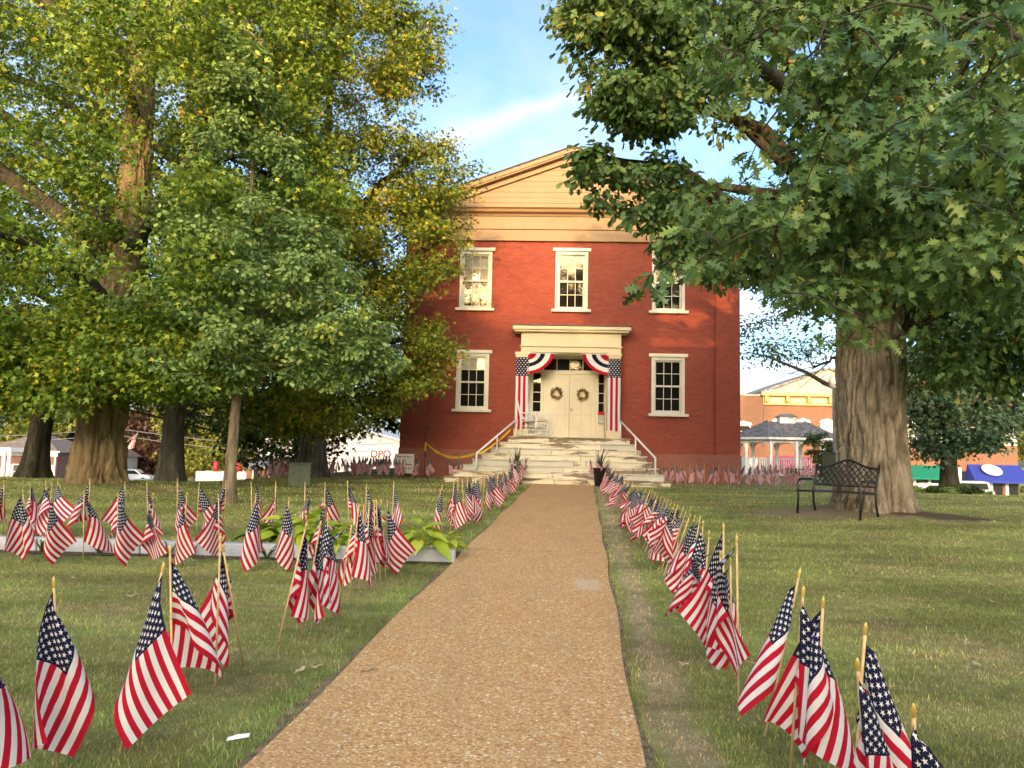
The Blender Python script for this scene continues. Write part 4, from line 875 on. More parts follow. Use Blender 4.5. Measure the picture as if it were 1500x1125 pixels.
def cloth_shapes(B, seed):
    """let B little flags hang from their sticks: position-based cloth, hoist pinned along +z (top at z=0)"""
    rg = np.random.default_rng(seed); du, dv = FL / (NU - 1), FH / (NV - 1)
    U, V = np.meshgrid(np.arange(NU) * du, np.arange(NV) * dv, indexing='ij')
    X = np.zeros((B, NU, NV, 3)); op = rg.uniform(.15, 1.0, B)
    th = rg.uniform(.2, 1.1, B)
    for b in range(B):
        X[b, ..., 0] = U * math.cos(th[b]); X[b, ..., 2] = -V - U * math.sin(th[b]); X[b, ..., 1] = .03 * np.sin(U * rg.uniform(6, 18) + rg.uniform(0, 6)) * (U / FL) + .03 * np.sin(V * rg.uniform(5, 14) + rg.uniform(0, 6)) * (U / FL)
    # from variant 10 on the cloth is fastened only near the tip, so it hangs open like a kerchief from its corner
    npin = np.array([NV] * 10 + [6, 3, 5, 3, 4, 6, 3, 5, 4, 3, 7, 4, 3, 5][:B - 10]); stiff = np.array([.10] * 10 + [.85] * (B - 10))
    for b in range(10, B):
        al = rg.uniform(.25, .75); be = rg.uniform(.55, 1.05)
        X[b, ..., 0] = U * math.cos(be) * .96 - V * math.sin(al); X[b, ..., 2] = -U * math.sin(be) - V * math.cos(al); X[b, ..., 1] = .02 * np.sin(U * rg.uniform(5, 9) + V * rg.uniform(-6, 6) + rg.uniform(0, 6)) * (U + V) / FL
        for j in range(npin[b]): X[b, 0, j] = (0, 0, -V[0][j])
    pmask = (np.arange(NV)[None] < npin[:, None])[..., None]
    sk = stiff[:, None, None, None]
    pin = X[:, 0].copy(); pin[..., 0] = 0; pin[..., 1] = 0; pin[..., 2] = -V[0][None]
    old = X.copy(); wind = np.stack([rg.uniform(.2, 3.6, B), rg.normal(0, 1.0, B), np.zeros(B)], 1); wind[10:] = rg.normal(0, .5, (B - 10, 3))
    lean = np.stack([rg.normal(0, .9, B), rg.normal(0, .9, B), np.full(B, -9.8)], 1)
    def cons(i0, i1, j0, j1, di, dj, L, k):
        for ph in (0, 1):
            if di:
                sl = slice(i0 + ph * di, i1 - di, 2 * di) if di == 1 else slice(i0 + ph * di, i1 - di)
            ia = np.arange(0, NU - di); ja = np.arange(0, NV - dj)
            if di: ia = ia[(ia // max(di, 1)) % 2 == ph]
            else: ja = ja[(ja // max(dj, 1)) % 2 == ph]
            A = X[:, ia][:, :, ja]; Bq = X[:, ia + di][:, :, ja + dj]; d = Bq - A; l = np.linalg.norm(d, axis=-1, keepdims=True) + 1e-9
            c = d * (1 - L / l) * .5 * (k if k is not None else sk)
            wa = 1.0; wb = 1.0; sc = 1.0
            X[:, ia[:, None], ja[None, :]] += c * wa * sc; X[:, (ia + di)[:, None], (ja + dj)[None, :]] -= c * wb * sc
    def shear(k):
        L = math.hypot(du, dv)
        for ph in (0, 1):
            ia = np.arange(ph, NU - 1, 2)
            for (ja, jb) in ((np.arange(0, NV - 1), np.arange(1, NV)), (np.arange(1, NV), np.arange(0, NV - 1))):
                A = X[:, ia[:, None], ja[None]]; Bq = X[:, (ia + 1)[:, None], jb[None]]; d = Bq - A; l = np.linalg.norm(d, axis=-1, keepdims=True) + 1e-9
                c = d * (1 - L / l) * .5 * k
                X[:, ia[:, None], ja[None]] += c; X[:, (ia + 1)[:, None], jb[None]] -= c
    for st_ in range(170):
        vel = (X - old) * .96; old = X.copy(); g = (lean + wind * (.8 + .4 * math.sin(st_ * .09)))[:, None, None, :]
        X = X + vel + g * .012 ** 2 * (1.0)
        for it in range(5):
            cons(0, NU, 0, NV, 1, 0, du, 1); cons(0, NU, 0, NV, 0, 1, dv, 1); shear(.35)
            cons(0, NU, 0, NV, 2, 0, 2 * du, None); cons(0, NU, 0, NV, 0, 2, 2 * dv, None); cons(0, NU, 0, NV, 4, 0, 4 * du, None); cons(0, NU, 0, NV, 0, 4, 4 * dv, None)
            # keep the cloth off the stick
            X[:, 0] = np.where(pmask, pin, X[:, 0])
    return X
NVAR = 24
SH = cloth_shapes(NVAR, 7)
uvs = np.stack(np.meshgrid(np.linspace(0, 1, NU), np.linspace(1, 0, NV), indexing='ij'), -1).reshape(-1, 2)
ii, jj = np.meshgrid(np.arange(NU - 1), np.arange(NV - 1), indexing='ij'); aa = (ii * NV + jj).ravel(); FQ = np.stack([aa, aa + NV, aa + NV + 1, aa + 1], 1)
STICK = .83
CLOTH = []
for b in range(NVAR):
    if b >= 10:      # ease the kink below the last fastened point
        W_ = SH[b]
        for _ in range(10):
            A_ = W_.copy(); A_[1:-1] = .5 * W_[1:-1] + .25 * (W_[2:] + W_[:-2]); W_ = A_.copy(); A_[:, 1:-1] = .5 * W_[:, 1:-1] + .25 * (W_[:, 2:] + W_[:, :-2]); W_ = A_
        SH[b] = W_
    V = SH[b].reshape(-1, 3).copy(); V[:, 2] += STICK - .045
    # turn so that the cloth hangs towards local +x
    m_ = SH[b][-1].mean(0) if b < 10 else SH[b][-1, 0] - SH[b][0, -1]; a = -math.atan2(m_[1], m_[0]); c, s = math.cos(a), math.sin(a); V[:, :2] = V[:, :2] @ np.array([[c, s], [-s, c]])
    if b >= 10:      # the open cloth lies wholly on one side of its stick
        nr_ = np.abs(V[:, 0]) < .06; top_ = V[:, 2].max(); V[:, 1] -= (max(0, V[nr_, 1].max()) + .012) * np.clip((top_ - V[:, 2]) / .10, 0, 1)
    V[:, 0] += .004; CLOTH.append(arrmesh('cloth', V, FQ, M['flag_cloth'], uv=uvs))
mb = MB(); mb.lathe([(.0058, -.06), (.0058, STICK - .035)], 8); STICKM = mb.mesh('stick', M['stick_wood'], True)
mb = MB(); mb.lathe([(.0062, STICK - .036), (.0075, STICK - .032), (.0062, STICK - .026), (.0085, STICK - .018), (.0075, STICK - .004), (.002, STICK + .012)], 8); TIPM = mb.mesh('tip', M['gold_tip'], True)
def flag(base, axis, label, group, var, turn, scale=1.0, tip=True):
    z = Vector(axis).normalized(); x = Vector((1, 0, 0)); x = (x - z * x.dot(z)).normalized(); y = z.cross(x)
    o = bpy.data.objects.new('flag', None); COL.objects.link(o); o.empty_display_size = .1
    mw = Matrix(((x.x, y.x, z.x, base[0]), (x.y, y.y, z.y, base[1]), (x.z, y.z, z.z, base[2]), (0, 0, 0, 1))) @ Matrix.Rotation(turn, 4, 'Z') @ Matrix.Scale(scale, 4)
    o.matrix_world = mw; tag(o, label, 'flag', group)
    link('stick', STICKM, o); link('cloth', CLOTH[var % NVAR], o)
    if tip: link('tip', TIPM, o)
    return o
def flag_px(tip, base, label, group, var, turn):
    """base stands on the ground under its pixel; the tip is where a stick of the usual length meets its pixel"""
    B = onG(*base); d = ray(*tip); best = None
    for t in np.linspace(B.y * .8, B.y * 1.2, 161):
        p = CAM + d * (t / d.y); e = abs((p - B).length - STICK) + .25 * abs(p.y - B.y)
        if best is None or e < best[0]: best = (e, p)
    ax = best[1] - B
    return flag(B, ax, label, group, var, R(turn), min(1.12, max(.8, ax.length / STICK)))
ORD = ['first', 'second', 'third', 'fourth', 'fifth', 'sixth', 'seventh', 'eighth', 'ninth', 'tenth', 'eleventh', 'twelfth', 'thirteenth', 'fourteenth', 'fifteenth', 'sixteenth', 'seventeenth', 'eighteenth', 'nineteenth', 'twentieth']
ORD += ['twenty-' + o_ for o_ in ORD[:9]] + ['thirtieth'] + ['thirty-' + o_ for o_ in ORD[:9]]
G1 = 'flags planted along the path'
near = [  # tip px, base px, cloth shape, turn, label
    ((-52, 905), (-44, 1185), 3, 35, 'flag at the outer end of the rank on the open lawn left of the path'),
    ((79, 848), (84, 1128), 1, -75, 'narrow draped flag on upright stick in the open lawn left of the path'),
    ((240, 826), (175, 1103), 11, 0, 'flag spread wide open on a stick leaning over the lawn left of the path'),
    ((249, 800), (253, 1045), 2, 60, 'flag half hidden behind the wide open leaning flag'),
    ((323, 785), (315, 1006), 19, 175, 'flag folded both sides of its upright stick, beside the wide open flag'),
    ((326, 800), (357, 978), 5, 160, 'flag whose stick leans behind the flag folded both sides'),
    ((449, 767), (405, 951), 6, 60, 'flag on a strongly leaning stick in front of the hosta bed'),
    ((470, 765), (441, 932), 7, -30, 'flag with stripes falling in ripples, next to the strongly leaning stick'),
    ((480, 752), (476, 912), 8, -100, 'flag between the rippled flag and the huddle of flags by the path')]
HUD = 'huddle of flags in front of the kerb'
for i, (t_, b_) in enumerate([((516, 762), (495, 903)), ((526, 740), (511, 880)), ((533, 741), (525, 876)), ((541, 736), (535, 866)), ((548, 733), (550, 857)), ((551, 732), (557, 854)), ((558, 732), (565, 848)), ((567, 734), (577, 840))]):
    flag_px(t_, b_, ORD[7 - i] + ' flag from the kerb in the huddle left of the path', HUD, (12, 3, 15, 8, 18, 4, 20, 11)[i], (-60, 20, -100, 40, -30, 60, 10, -10)[i])
for i, (t_, b_, v, tn, lb) in enumerate(near): flag_px(t_, b_, lb, G1, v, tn)
rf = random.Random(3)
KF = 'row of flags in front of the kerb'
for i, (x, ty, by) in enumerate([(-12, 718, 824), (34, 719, 825), (75, 722, 825), (123, 720, 828), (173, 722, 829), (225, 723, 830), (274, 722, 830), (320, 725, 832), (375, 724, 833), (423, 729, 835), (473, 730, 837)]):
    flag_px((x, ty), (x + rf.uniform(-7, 3), by), ORD[10 - i] + ' flag from the path in the row in front of the kerb', KF, (10, 1, 11, 14, 17, 12, 19, 13, 2, 8, 16)[i], (-20, -110, 10, 165, 20, 5, -15, 190, -60, -130, 10)[i])
KB = 'row of flags behind the kerb'
for i, (x, ty) in enumerate([(6, 704), (44, 706), (67, 705), (76, 708), (85, 706), (132, 702), (183, 706), (215, 707), (260, 702), (292, 708), (331, 705), (368, 707), (404, 706), (447, 707), (476, 707), (509, 705), (537, 709), (577, 705)]):
    flag_px((x, ty), (x + rf.uniform(-6, 3), ty + 85 + (x / 577) * 2), ORD[17 - i] + ' flag from the path in the row behind the kerb', KB, (i * 5 + 3) % NVAR, rf.choice((0, 180)) + rf.uniform(-50, 50))
# path rows
LR = 'row of flags along the left edge of the path'
lb_ = [(629, 781), (659, 789), (669, 784), (681, 776), (684, 772), (688, 770), (691, 767), (695, 764), (698, 760), (705, 754), (714, 747), (719, 746), (724, 742), (728, 740), (731, 735), (735, 733), (740, 731), (744, 727), (748, 724), (752, 721), (756, 718), (760, 715), (764, 712)]
lt_ = [(648, 712), (665, 705), (671, 700), (677, 701), (685, 699), (692, 697), (695, 697), (701, 696), (707, 696), (711, 694), (716, 693), (721, 692), (725, 692), (729, 690), (733, 689), (737, 687), (741, 686), (745, 683), (748, 681), (752, 678), (757, 676), (760, 674), (765, 671)]
for i, (b_, t_) in enumerate(zip(lb_, lt_)): flag_px(t_, b_, ORD[22 - i] + ' flag from the steps in the row along the left path edge', LR, i * 7 + 2, rf.choice((-35, -10, 10, 40, -60, 80, -100)) )
RR = 'row of flags along the right edge of the path'
rb_ = [(881, 713), (884, 716), (887, 721), (890, 727), (893, 733), (897, 738), (900, 744), (903, 750), (907, 757), (911, 764), (915, 771), (918, 776), (921, 782), (926, 790), (930, 792), (934, 795), (939, 799), (942, 803), (945, 808), (950, 811), (953, 816), (958, 823), (964, 829), (969, 834), (972, 843), (977, 850), (990, 866), (1000, 884), (1014, 905), (1026, 935), (1036, 948), (1046, 965), (1059, 982), (1072, 1003), (1082, 1030)]
rt_ = [(891, 676), (895, 680), (899, 683), (903, 685), (908, 690), (913, 694), (918, 698), (922, 702), (927, 706), (931, 709), (936, 710), (941, 713), (946, 716), (952, 719), (956, 717), (960, 722), (963, 726), (969, 728), (974, 730), (979, 731), (983, 737), (988, 739), (993, 740), (1001, 744), (1005, 749), (1011, 754), (1018, 756), (1026, 757), (1030, 765), (1039, 779), (1048, 801), (1056, 809), (1060, 768), (1070, 819), (1079, 785)]
for i, (b_, t_) in enumerate(zip(rb_, rt_)): flag_px(t_, b_, ORD[i] + ' flag from the steps in the row along the right path edge', RR, (i * 7 + 3) % NVAR if i < 34 else 12, rf.choice((190, 160, 200, 215, -120, 170, -60, 140)))
for t_, b_, v, tn, lb in [((1172, 835), (1120, 1080), 4, 190, 'flag leaning on the lawn right of the path, behind the folded flag'), ((1177, 862), (1157, 1135), 6, -60, 'flag tucked behind the folded flag on the right lawn'), ((1206, 878), (1190, 1140), 1, 165, 'flag hanging in a broad fold on the right lawn'),
        ((1268, 916), (1248, 1200), 5, -20, 'flag with navy canton opened out beside the slipped-down flag'), ((1256, 968), (1275, 1250), 7, -80, 'flag slipped down its stick on the right lawn'), ((1338, 1035), (1345, 1330), 3, -60, 'flag standing alone at the outer end of the right lawn rank')]:
    flag_px(t_, b_, lb, G1, v, tn)
# foundation rows: smaller flags on shorter sticks
def small_row(pxs, Y, label, group, rev=0, sc=.78):
    pxs = sorted(list(pxs) + [(a_ + b_) / 2 + rf.uniform(-2, 2) for a_, b_ in zip(pxs[:-1], pxs[1:]) if b_ - a_ < 25])
    for i, px in enumerate(pxs):
        x = onY(px, 700, Y).x; y = Y + rf.uniform(-.06, .06)
        flag((x, y, gz(x, y)), (rf.gauss(0, .07), rf.gauss(0, .07), 1), ORD[i if rev == 0 else len(pxs) - 1 - i] + label, group, rf.randrange(NVAR), R(rf.uniform(-60, 240)), sc * rf.uniform(.94, 1.06), False)
small_row([945 + 20 * 0, 968, 983, 998, 1009, 1023, 1042, 1053, 1067, 1081, 1097, 1112, 1131, 1140, 1160, 1174], 21.3, ' little flag from the steps in the row toward the oak', 'little flags along the foundation, oak side')
small_row([398, 410, 426, 468, 485, 504, 523, 542, 559, 577, 594, 613, 630, 658, 674, 691], 21.75, ' little flag from the steps in the row toward the notice board', 'little flags along the foundation, sign side', 1)
# ranks of flags further back on both sides of the courthouse
for i in range(46):
    y = 25 + (i % 4) * 1.3 + rf.uniform(-.3, .3); x = onY(475 + (i // 4) * 10.5 + rf.uniform(-3, 3), 690, y).x
    if x > -4.8: continue
    flag((x, y, gz(x, y)), (rf.gauss(0, .05), rf.gauss(0, .05), 1), 'tiny flag in the ranks on the lawn behind the courthouse corner, maple side', 'ranks of flags on the maple side', rf.randrange(NVAR), R(rf.uniform(0, 360)), .64, False)
for i in range(22):
    y = 23 + (i % 3) * .8; x = onY(382 + (i // 3) * 8 + rf.uniform(-3, 3), 690, y).x
    flag((x, y, gz(x, y)), (rf.gauss(0, .05), rf.gauss(0, .05), 1), 'tiny flag in the bunch beside the utility box', 'bunch of flags beside the utility box', rf.randrange(NVAR), R(rf.uniform(0, 360)), .64, False)
for i in range(44):
    y = 30 + (i % 4) * 1.6 + rf.uniform(-.3, .3); x = onY(1100 + (i // 4) * 9.5 + rf.uniform(-3, 3), 690, y).x
    flag((x, y, gz(x, y)), (rf.gauss(0, .05), rf.gauss(0, .05), 1), 'tiny flag in the ranks on the lawn in front of the gazebo', 'ranks of flags before the gazebo', rf.randrange(NVAR), R(rf.uniform(0, 360)), .64, False)
# ================================================================== things on and about the courthouse
def T(mb, name, mat, o, smooth=False, bevel=0):
    """part of thing o, given in world coordinates"""
    l = o.location; rz = o.rotation_euler.z; c, s = math.cos(-rz), math.sin(-rz)
    mb.v = [((x - l.x) * c - (y - l.y) * s, (x - l.x) * s + (y - l.y) * c, z - l.z) for x, y, z in mb.v]
    return mb.build(name, M[mat], o, smooth, bevel)
def Lp(mb, name, mat, o, smooth=False, bevel=0): return mb.build(name, M[mat], o, smooth, bevel)
# pleated half-fan bunting
def mat_bunting():
    t = NT('bunting_cloth'); uv = t.new('SeparateXYZ'); t.l.new(t.new('UVMap').outputs[0], uv.inputs[0])
    c = t.ramp(uv.outputs[1], [(0, RED), (.26, WHITE), (.43, NAVY), (.62, WHITE), (.85, RED)], True)
    t.set(c, .8, 0, .1); M['bunting_cloth'] = t.m
mat_bunting()
def bunting(cx, sgn, label):
    nr, na = 14, 90; V = []; uv = []; zc = 4.455
    for i in range(nr):
        for j in range(na):
            r_ = .06 + .72 * i / (nr - 1); a = (j / (na - 1)) * R(97) + R(-3); pl = .022 * math.sin(j * 1.15) * (.3 + i / nr)
            sag = 1 - .05 * math.sin(2 * a)
            V.append((sgn * r_ * sag * math.cos(a), -.02 + pl - .04 * math.sin(a), -r_ * .80 * sag * math.sin(a) + .008 * math.sin(j * 1.15 + 1))); uv.append((j / na, i / (nr - 1)))
    V = np.array(V); uv = np.array(uv); i, j = np.meshgrid(np.arange(nr - 1), np.arange(na - 1), indexing='ij'); a = (i * na + j).ravel()
    o = thing('bunting', label, 'bunting', (cx, WY - .34, zc)); link('fan_cloth', arrmesh('fan_cloth', V, np.stack([a, a + 1, a + na + 1, a + na], 1), M['bunting_cloth'], uv=uv), o)
    Lp(MB().box(min(0, sgn * .8), max(0, sgn * .8), -.045, -.012, .002, .022), 'header_tape', 'white_board', o)
bunting(-.52, 1, 'pleated red white and blue bunting hung beside the rocking chair post'); bunting(1.89, -1, 'pleated red white and blue bunting hung beside the mailbox post')
def pulldown(cx, label):
    nu, nv = 10, 40; U, V = np.meshgrid(np.linspace(0, 1, nu), np.linspace(0, 1, nv), indexing='ij')
    X = (U - .5) * .375 * (1 + .02 * np.sin(V * 9 + cx)); Z = V * 2.17; Y = -.02 - .012 * np.sin(U * 7 + V * 4 + cx) - .014 * np.sin(V * 11 + U * 3)
    a = (np.meshgrid(np.arange(nu - 1), np.arange(nv - 1), indexing='ij')); q = (a[0] * nv + a[1]).ravel()
    o = thing('flag_banner', label, 'banner', (cx, WY - .395, 2.16)); link('banner_cloth', arrmesh('banner_cloth', np.stack([X, Y, Z], -1).reshape(-1, 3), np.stack([q, q + nv, q + nv + 1, q + 1], 1), M['pulldown'], uv=np.stack([U, V], -1).reshape(-1, 2)), o)
    Lp(MB().tube([(-.19, -.02, 2.175), (.19, -.02, 2.175)], .008, 6), 'hanging_rod', 'stick_wood', o)
pulldown(-.69, 'starred and striped banner wrapping the portal post behind the rocking chair'); pulldown(2.06, 'starred and striped banner wrapping the portal post beside the mailbox')
def wreath(x, z, label, seed):
    o = thing('wreath', label, 'wreath', (x, DY - .07, z)); o.scale = (.84, 1, .84); rg = np.random.default_rng(seed); n = 420
    a = rg.uniform(0, 6.283, n); rr = .155 + rg.normal(size=n) * .028; pos = np.stack([rr * np.cos(a), rg.normal(size=n) * .018 - .01, rr * np.sin(a)], 1)
    out = np.stack([np.cos(a), -.5 + 0 * a, np.sin(a)], 1) + rg.normal(size=(n, 3)) * .6
    pal = [((.30, .20, .05), 3), ((.42, .28, .09), 3), ((.20, .13, .04), 3), ((.50, .22, .08), 2), ((.10, .12, .03), 2)]
    link('leaf_ring', leaf_mesh('leaf_ring', pos, rg.uniform(.04, .075, n), 'lance', tint(n, pal, seed), M['leaf'], 0, seed, out), o)['kind'] = 'stuff'
    fm = MB()
    pts = [(.155 * math.cos(t), 0, .155 * math.sin(t)) for t in np.linspace(0, 2 * math.pi, 24)]; Lp(fm.tube(pts, .022, 6), 'vine_hoop', 'wreath_leaf', o, True)
    for k in range(7):
        t = rg.uniform(3.4, 6.2); f = MB(); c = Vector((.15 * math.cos(t), -.04, .15 * math.sin(t)))
        for p in range(6):
            d = Vector((math.cos(p * 1.047), -.25, math.sin(p * 1.047))) * .035; e = Vector((-d.z, 0, d.x)) * .4
            f.add([c, c + d * .6 + e, c + d, c + d * .6 - e], [(0, 1, 2, 3)])
        f.lathe([(.004, 0), (.014, .004), (.012, .012), (.003, .016)], 6, c - Vector((0, .012, 0))); Lp(f, 'flower', 'wreath_flower', o)
    Lp(MB().tube([(0, .035, .16), (0, .038, .40)], .004, 4), 'ribbon_hanger', 'wreath_leaf', o)
wreath(.365, 3.33, 'dried autumn wreath on the door leaf nearer the rocking chair', 1); wreath(1.165, 3.31, 'dried autumn wreath on the door leaf nearer the mailbox', 2)
# rocking chair
def rocking_chair(loc, rz):
    o = thing('rocking_chair', 'white slatted wooden rocking chair on the porch landing', 'rocking chair', loc, rz); W = .27; o.scale = (1.1, 1.1, 1.1)
    tl = R(-14)
    for s in (-1, 1):
        Lp(MB().tube([(s * W, .42 - .9 * t, .035 + .16 * (abs(t - .45) ** 2) * 2.2) for t in np.linspace(0, 1, 12)], .019, 6), 'rocker', 'white_wood', o, True)
        Lp(MB().tube([(s * W, .25, .05), (s * W, .26, .62)], .02, 8), 'front_leg', 'white_wood', o, True)
        Lp(MB().tube([(s * W, -.22, .06), (s * W, -.23, .42), (s * W, -.42, 1.10)], .021, 8), 'back_post', 'white_wood', o, True)
        Lp(MB().bar((s * W, -.28, .63), (s * (W + .02), .33, .635), .07, .022), 'armrest', 'white_wood', o)
        for z in (.18, .28): Lp(MB().tube([(s * W, -.22, z), (s * W, .25, z)], .011, 6), 'stretcher', 'white_wood', o, True)
    for y in np.linspace(-.2, .26, 8): Lp(MB().box(-W, W, y - .026, y + .026, .40 + (y + .2) * .06, .42 + (y + .2) * .06), 'seat_slat', 'white_wood', o)
    Lp(MB().bar((-W - .02, -.41, 1.07), (W + .02, -.41, 1.07), .03, .11), 'top_rail', 'white_wood', o); Lp(MB().bar((-W, -.245, .50), (W, -.245, .50), .03, .06), 'lower_rail', 'white_wood', o)
    for x in np.linspace(-.19, .19, 6): Lp(MB().bar((x, -.25, .5), (x, -.405, 1.05), .046, .016, (0, 1, 0)), 'back_slat', 'white_wood', o)
    for z in (.16, .30): Lp(MB().tube([(-W, .25, z), (W, .25, z)], .011, 6), 'stretcher', 'white_wood', o, True)
rocking_chair((-.30, WY - .42, 1.954), R(-125))
o = thing('mailbox', 'grey metal mailbox with red lid on the door frame', 'mailbox', (1.745, DY - .035, 2.42))
Lp(MB().box(-.10, .10, -.10, 0, 0, .26), 'box_body', 'mailbox_grey', o, bevel=.012); Lp(MB().prism([(-.115, .262), (.004, .262), (.004, .37), (-.02, .37)], 'x', -.105, .105), 'lid', 'red_paint', o)
fm = flag((1.93, DY - .2, 2.35), (-.25, -.1, 1), 'small flag stuck up beside the mailbox in the doorway', None, 4, R(-40), .52, True)
# pots with spiky plants and a handful of flags
def strap_plant(o, n, h, w_, seed, mat, c=(0, 0, 0), curl=.8, lean=.9, name='strap_leaf'):
    rg = np.random.default_rng(seed)
    for i in range(n):
        a = rg.uniform(0, 6.283); L_ = h * rg.uniform(.6, 1.1); ln = rg.uniform(.15, lean); m = MB(); pts = []
        for s in np.linspace(0, 1, 6):
            r_ = L_ * (ln * s + curl * .35 * s * s); z = L_ * (s * (1.05 - .35 * ln) - curl * .55 * s ** 3); wd = w_ * (1 - .9 * s ** 2.2) * .5
            d = (math.cos(a), math.sin(a)); e = (-d[1] * wd, d[0] * wd); pts += [(c[0] + d[0] * r_ - e[0], c[1] + d[1] * r_ - e[1], c[2] + z), (c[0] + d[0] * r_ + e[0], c[1] + d[1] * r_ + e[1], c[2] + z)]
        m.add(pts, [(2 * k, 2 * k + 1, 2 * k + 3, 2 * k + 2) for k in range(5)]); Lp(m, name, mat, o, True)
mat_leaf('strap_green', .3, .5, .3, True, [(0, (.05, .09, .02)), (.6, (.09, .14, .03)), (1, (.17, .19, .05))])
mat_leaf('spike_dark', .2, .5, .3, True, [(0, (.03, .045, .02)), (1, (.08, .10, .04))])
def pot(px, py, Y, label, fl, seed):
    p = onY(px, py, Y); z = gz(p.x, Y); o = thing('potted_plant', label, 'potted plant', (p.x, Y, z))
    Lp(MB().lathe([(.13, 0), (.145, .02), (.19, .46), (.205, .47), (.205, .50), (.18, .50), (.17, .44)], 20), 'pot', 'black_plastic', o, True)
    strap_plant(o, 16, .62, .035, seed, 'spike_dark', (0, 0, .46), .15, .5, 'spike_leaf'); strap_plant(o, 14, .3, .05, seed + 1, 'hosta_dark', (0, 0, .46), .9, .9, 'trailing_leaf')
    for i, (dx, dy, lx) in enumerate(fl): flag((p.x + dx, Y + dy, z + .28), (lx, -.1, 1), 'little flag stuck into the ' + ('pot by the steps on the maple side' if px < 800 else 'black pot by the steps on the oak side'), 'little flags in the pots', seed + 3 * i, R(rf.uniform(0, 360)), .62, False)
pot(757, 705, 20.55, 'black pot of spiky leaves hidden by flags, steps foot, maple side', [(-.14, 0, -.15), (-.05, -.08, -.05), (.12, .02, .2), (.16, -.06, .3)], 5)
pot(879, 705, 20.55, 'tall black pot of spiky leaves at the foot of the steps, oak side', [(-.12, -.05, -.35), (-.05, -.1, -.2), (.1, .0, .25), (.13, -.08, .15)], 9)
# orange bow on the pot flags
# iron post with yellow tape sagging to the handrail
p0 = onY(622, 692, WY - .35); p0.z = gz(p0.x, p0.y); o = thing('tape_post', 'thin dark iron post beside the foundation holding yellow tape', 'post', p0)
Lp(MB().tube([(0, 0, -.02), (0, 0, 1.45)], .016, 8).tube([(0, 0, 1.45), (.03, 0, 1.52), (.06, 0, 1.5), (.06, 0, 1.42)], .012, 6), 'shaft', 'wire_dark', o, True); Lp(MB().tube([(0, .0, .5), (.02, -.02, .02)], .01, 6), 'stay', 'wire_dark', o); 
Lp(MB().box(-.02, .02, -.02, .02, .78, 1.05), 'tape_wrap', 'yellow_tape', o)
hr = onY(700, 664, 21.05); m = MB(); A_ = Vector((p0.x, p0.y, p0.z + 1.02)); B_ = onY(748, 627, 22.2)
tp_ = [A_.lerp(hr, s) + Vector((0, 0, -.30 * math.sin(math.pi * s) * (1 - .25 * s))) for s in np.linspace(0, 1, 16)] + [hr.lerp(B_, s) + Vector((0, -.04, -.05 - .06 * math.sin(3.14 * s))) for s in np.linspace(.1, 1, 8)]
vv = []; 
for i, q in enumerate(tp_): tw = .035 * (1 if i % 5 else .5); vv += [q + Vector((0, .01 * math.sin(i), -tw)), q + Vector((0, -.01 * math.sin(i), tw))]
m.add(vv, [(2 * k, 2 * k + 1, 2 * k + 3, 2 * k + 2) for k in range(len(tp_) - 1)]); tag(m.build('barrier_tape', M['yellow_tape']), 'yellow barrier tape sagging from the iron post to the handrail', 'tape')
# sign board
p0 = onY(592, 690, WY - .9); z0 = gz(p0.x, p0.y); o = thing('sign_board', 'cream notice board with faded red lettering beside the brick corner', 'sign', (p0.x, p0.y, z0), R(-4))
Lp(MB().box(-.285, .285, -.015, .015, .14, .70), 'board', 'white_board', o, bevel=.005)
for s in (-.24, .24): Lp(MB().box(s - .02, s + .02, .016, .05, -.05, .6), 'stake', 'stick_wood', o)
rl = random.Random(8)
for z, a, b in ((.62, -.23, .23), (.50, -.05, .05), (.40, -.20, .21), (.29, -.20, .20)):
    x = a; m = MB()
    while x < b:
        w_ = rl.uniform(.012, .03); m.box(x, x + w_, -.0185, -.0155, z - rl.choice((.018, .022, .028)), z + rl.choice((.012, .014, .026))); x += w_ + rl.choice((.006, .006, .03))
    q = Lp(m, 'lettering', 'red_paint', o); q['kind'] = 'stuff'
# ---- green utility box
pb_ = onG(438, 711); o = thing('utility_box', 'grey-green metal utility box standing on the lawn under the maples', 'utility box', pb_, R(-38)); a = .19
Lp(MB().box(-a, a, -a, a, -.02, .52), 'cabinet', 'box_green', o, bevel=.015); Lp(MB().box(-a - .02, a + .02, -a - .02, a + .02, .521, .555), 'lid', 'box_green', o, bevel=.01); Lp(MB().box(-a - .09, a + .09, -a - .09, a + .09, -.08, -.0205), 'pad', 'concrete_dirty', o)
Lp(MB().box(-.03, .03, -a - .018, -a - .001, .25, .32), 'hasp', 'pole_grey', o)
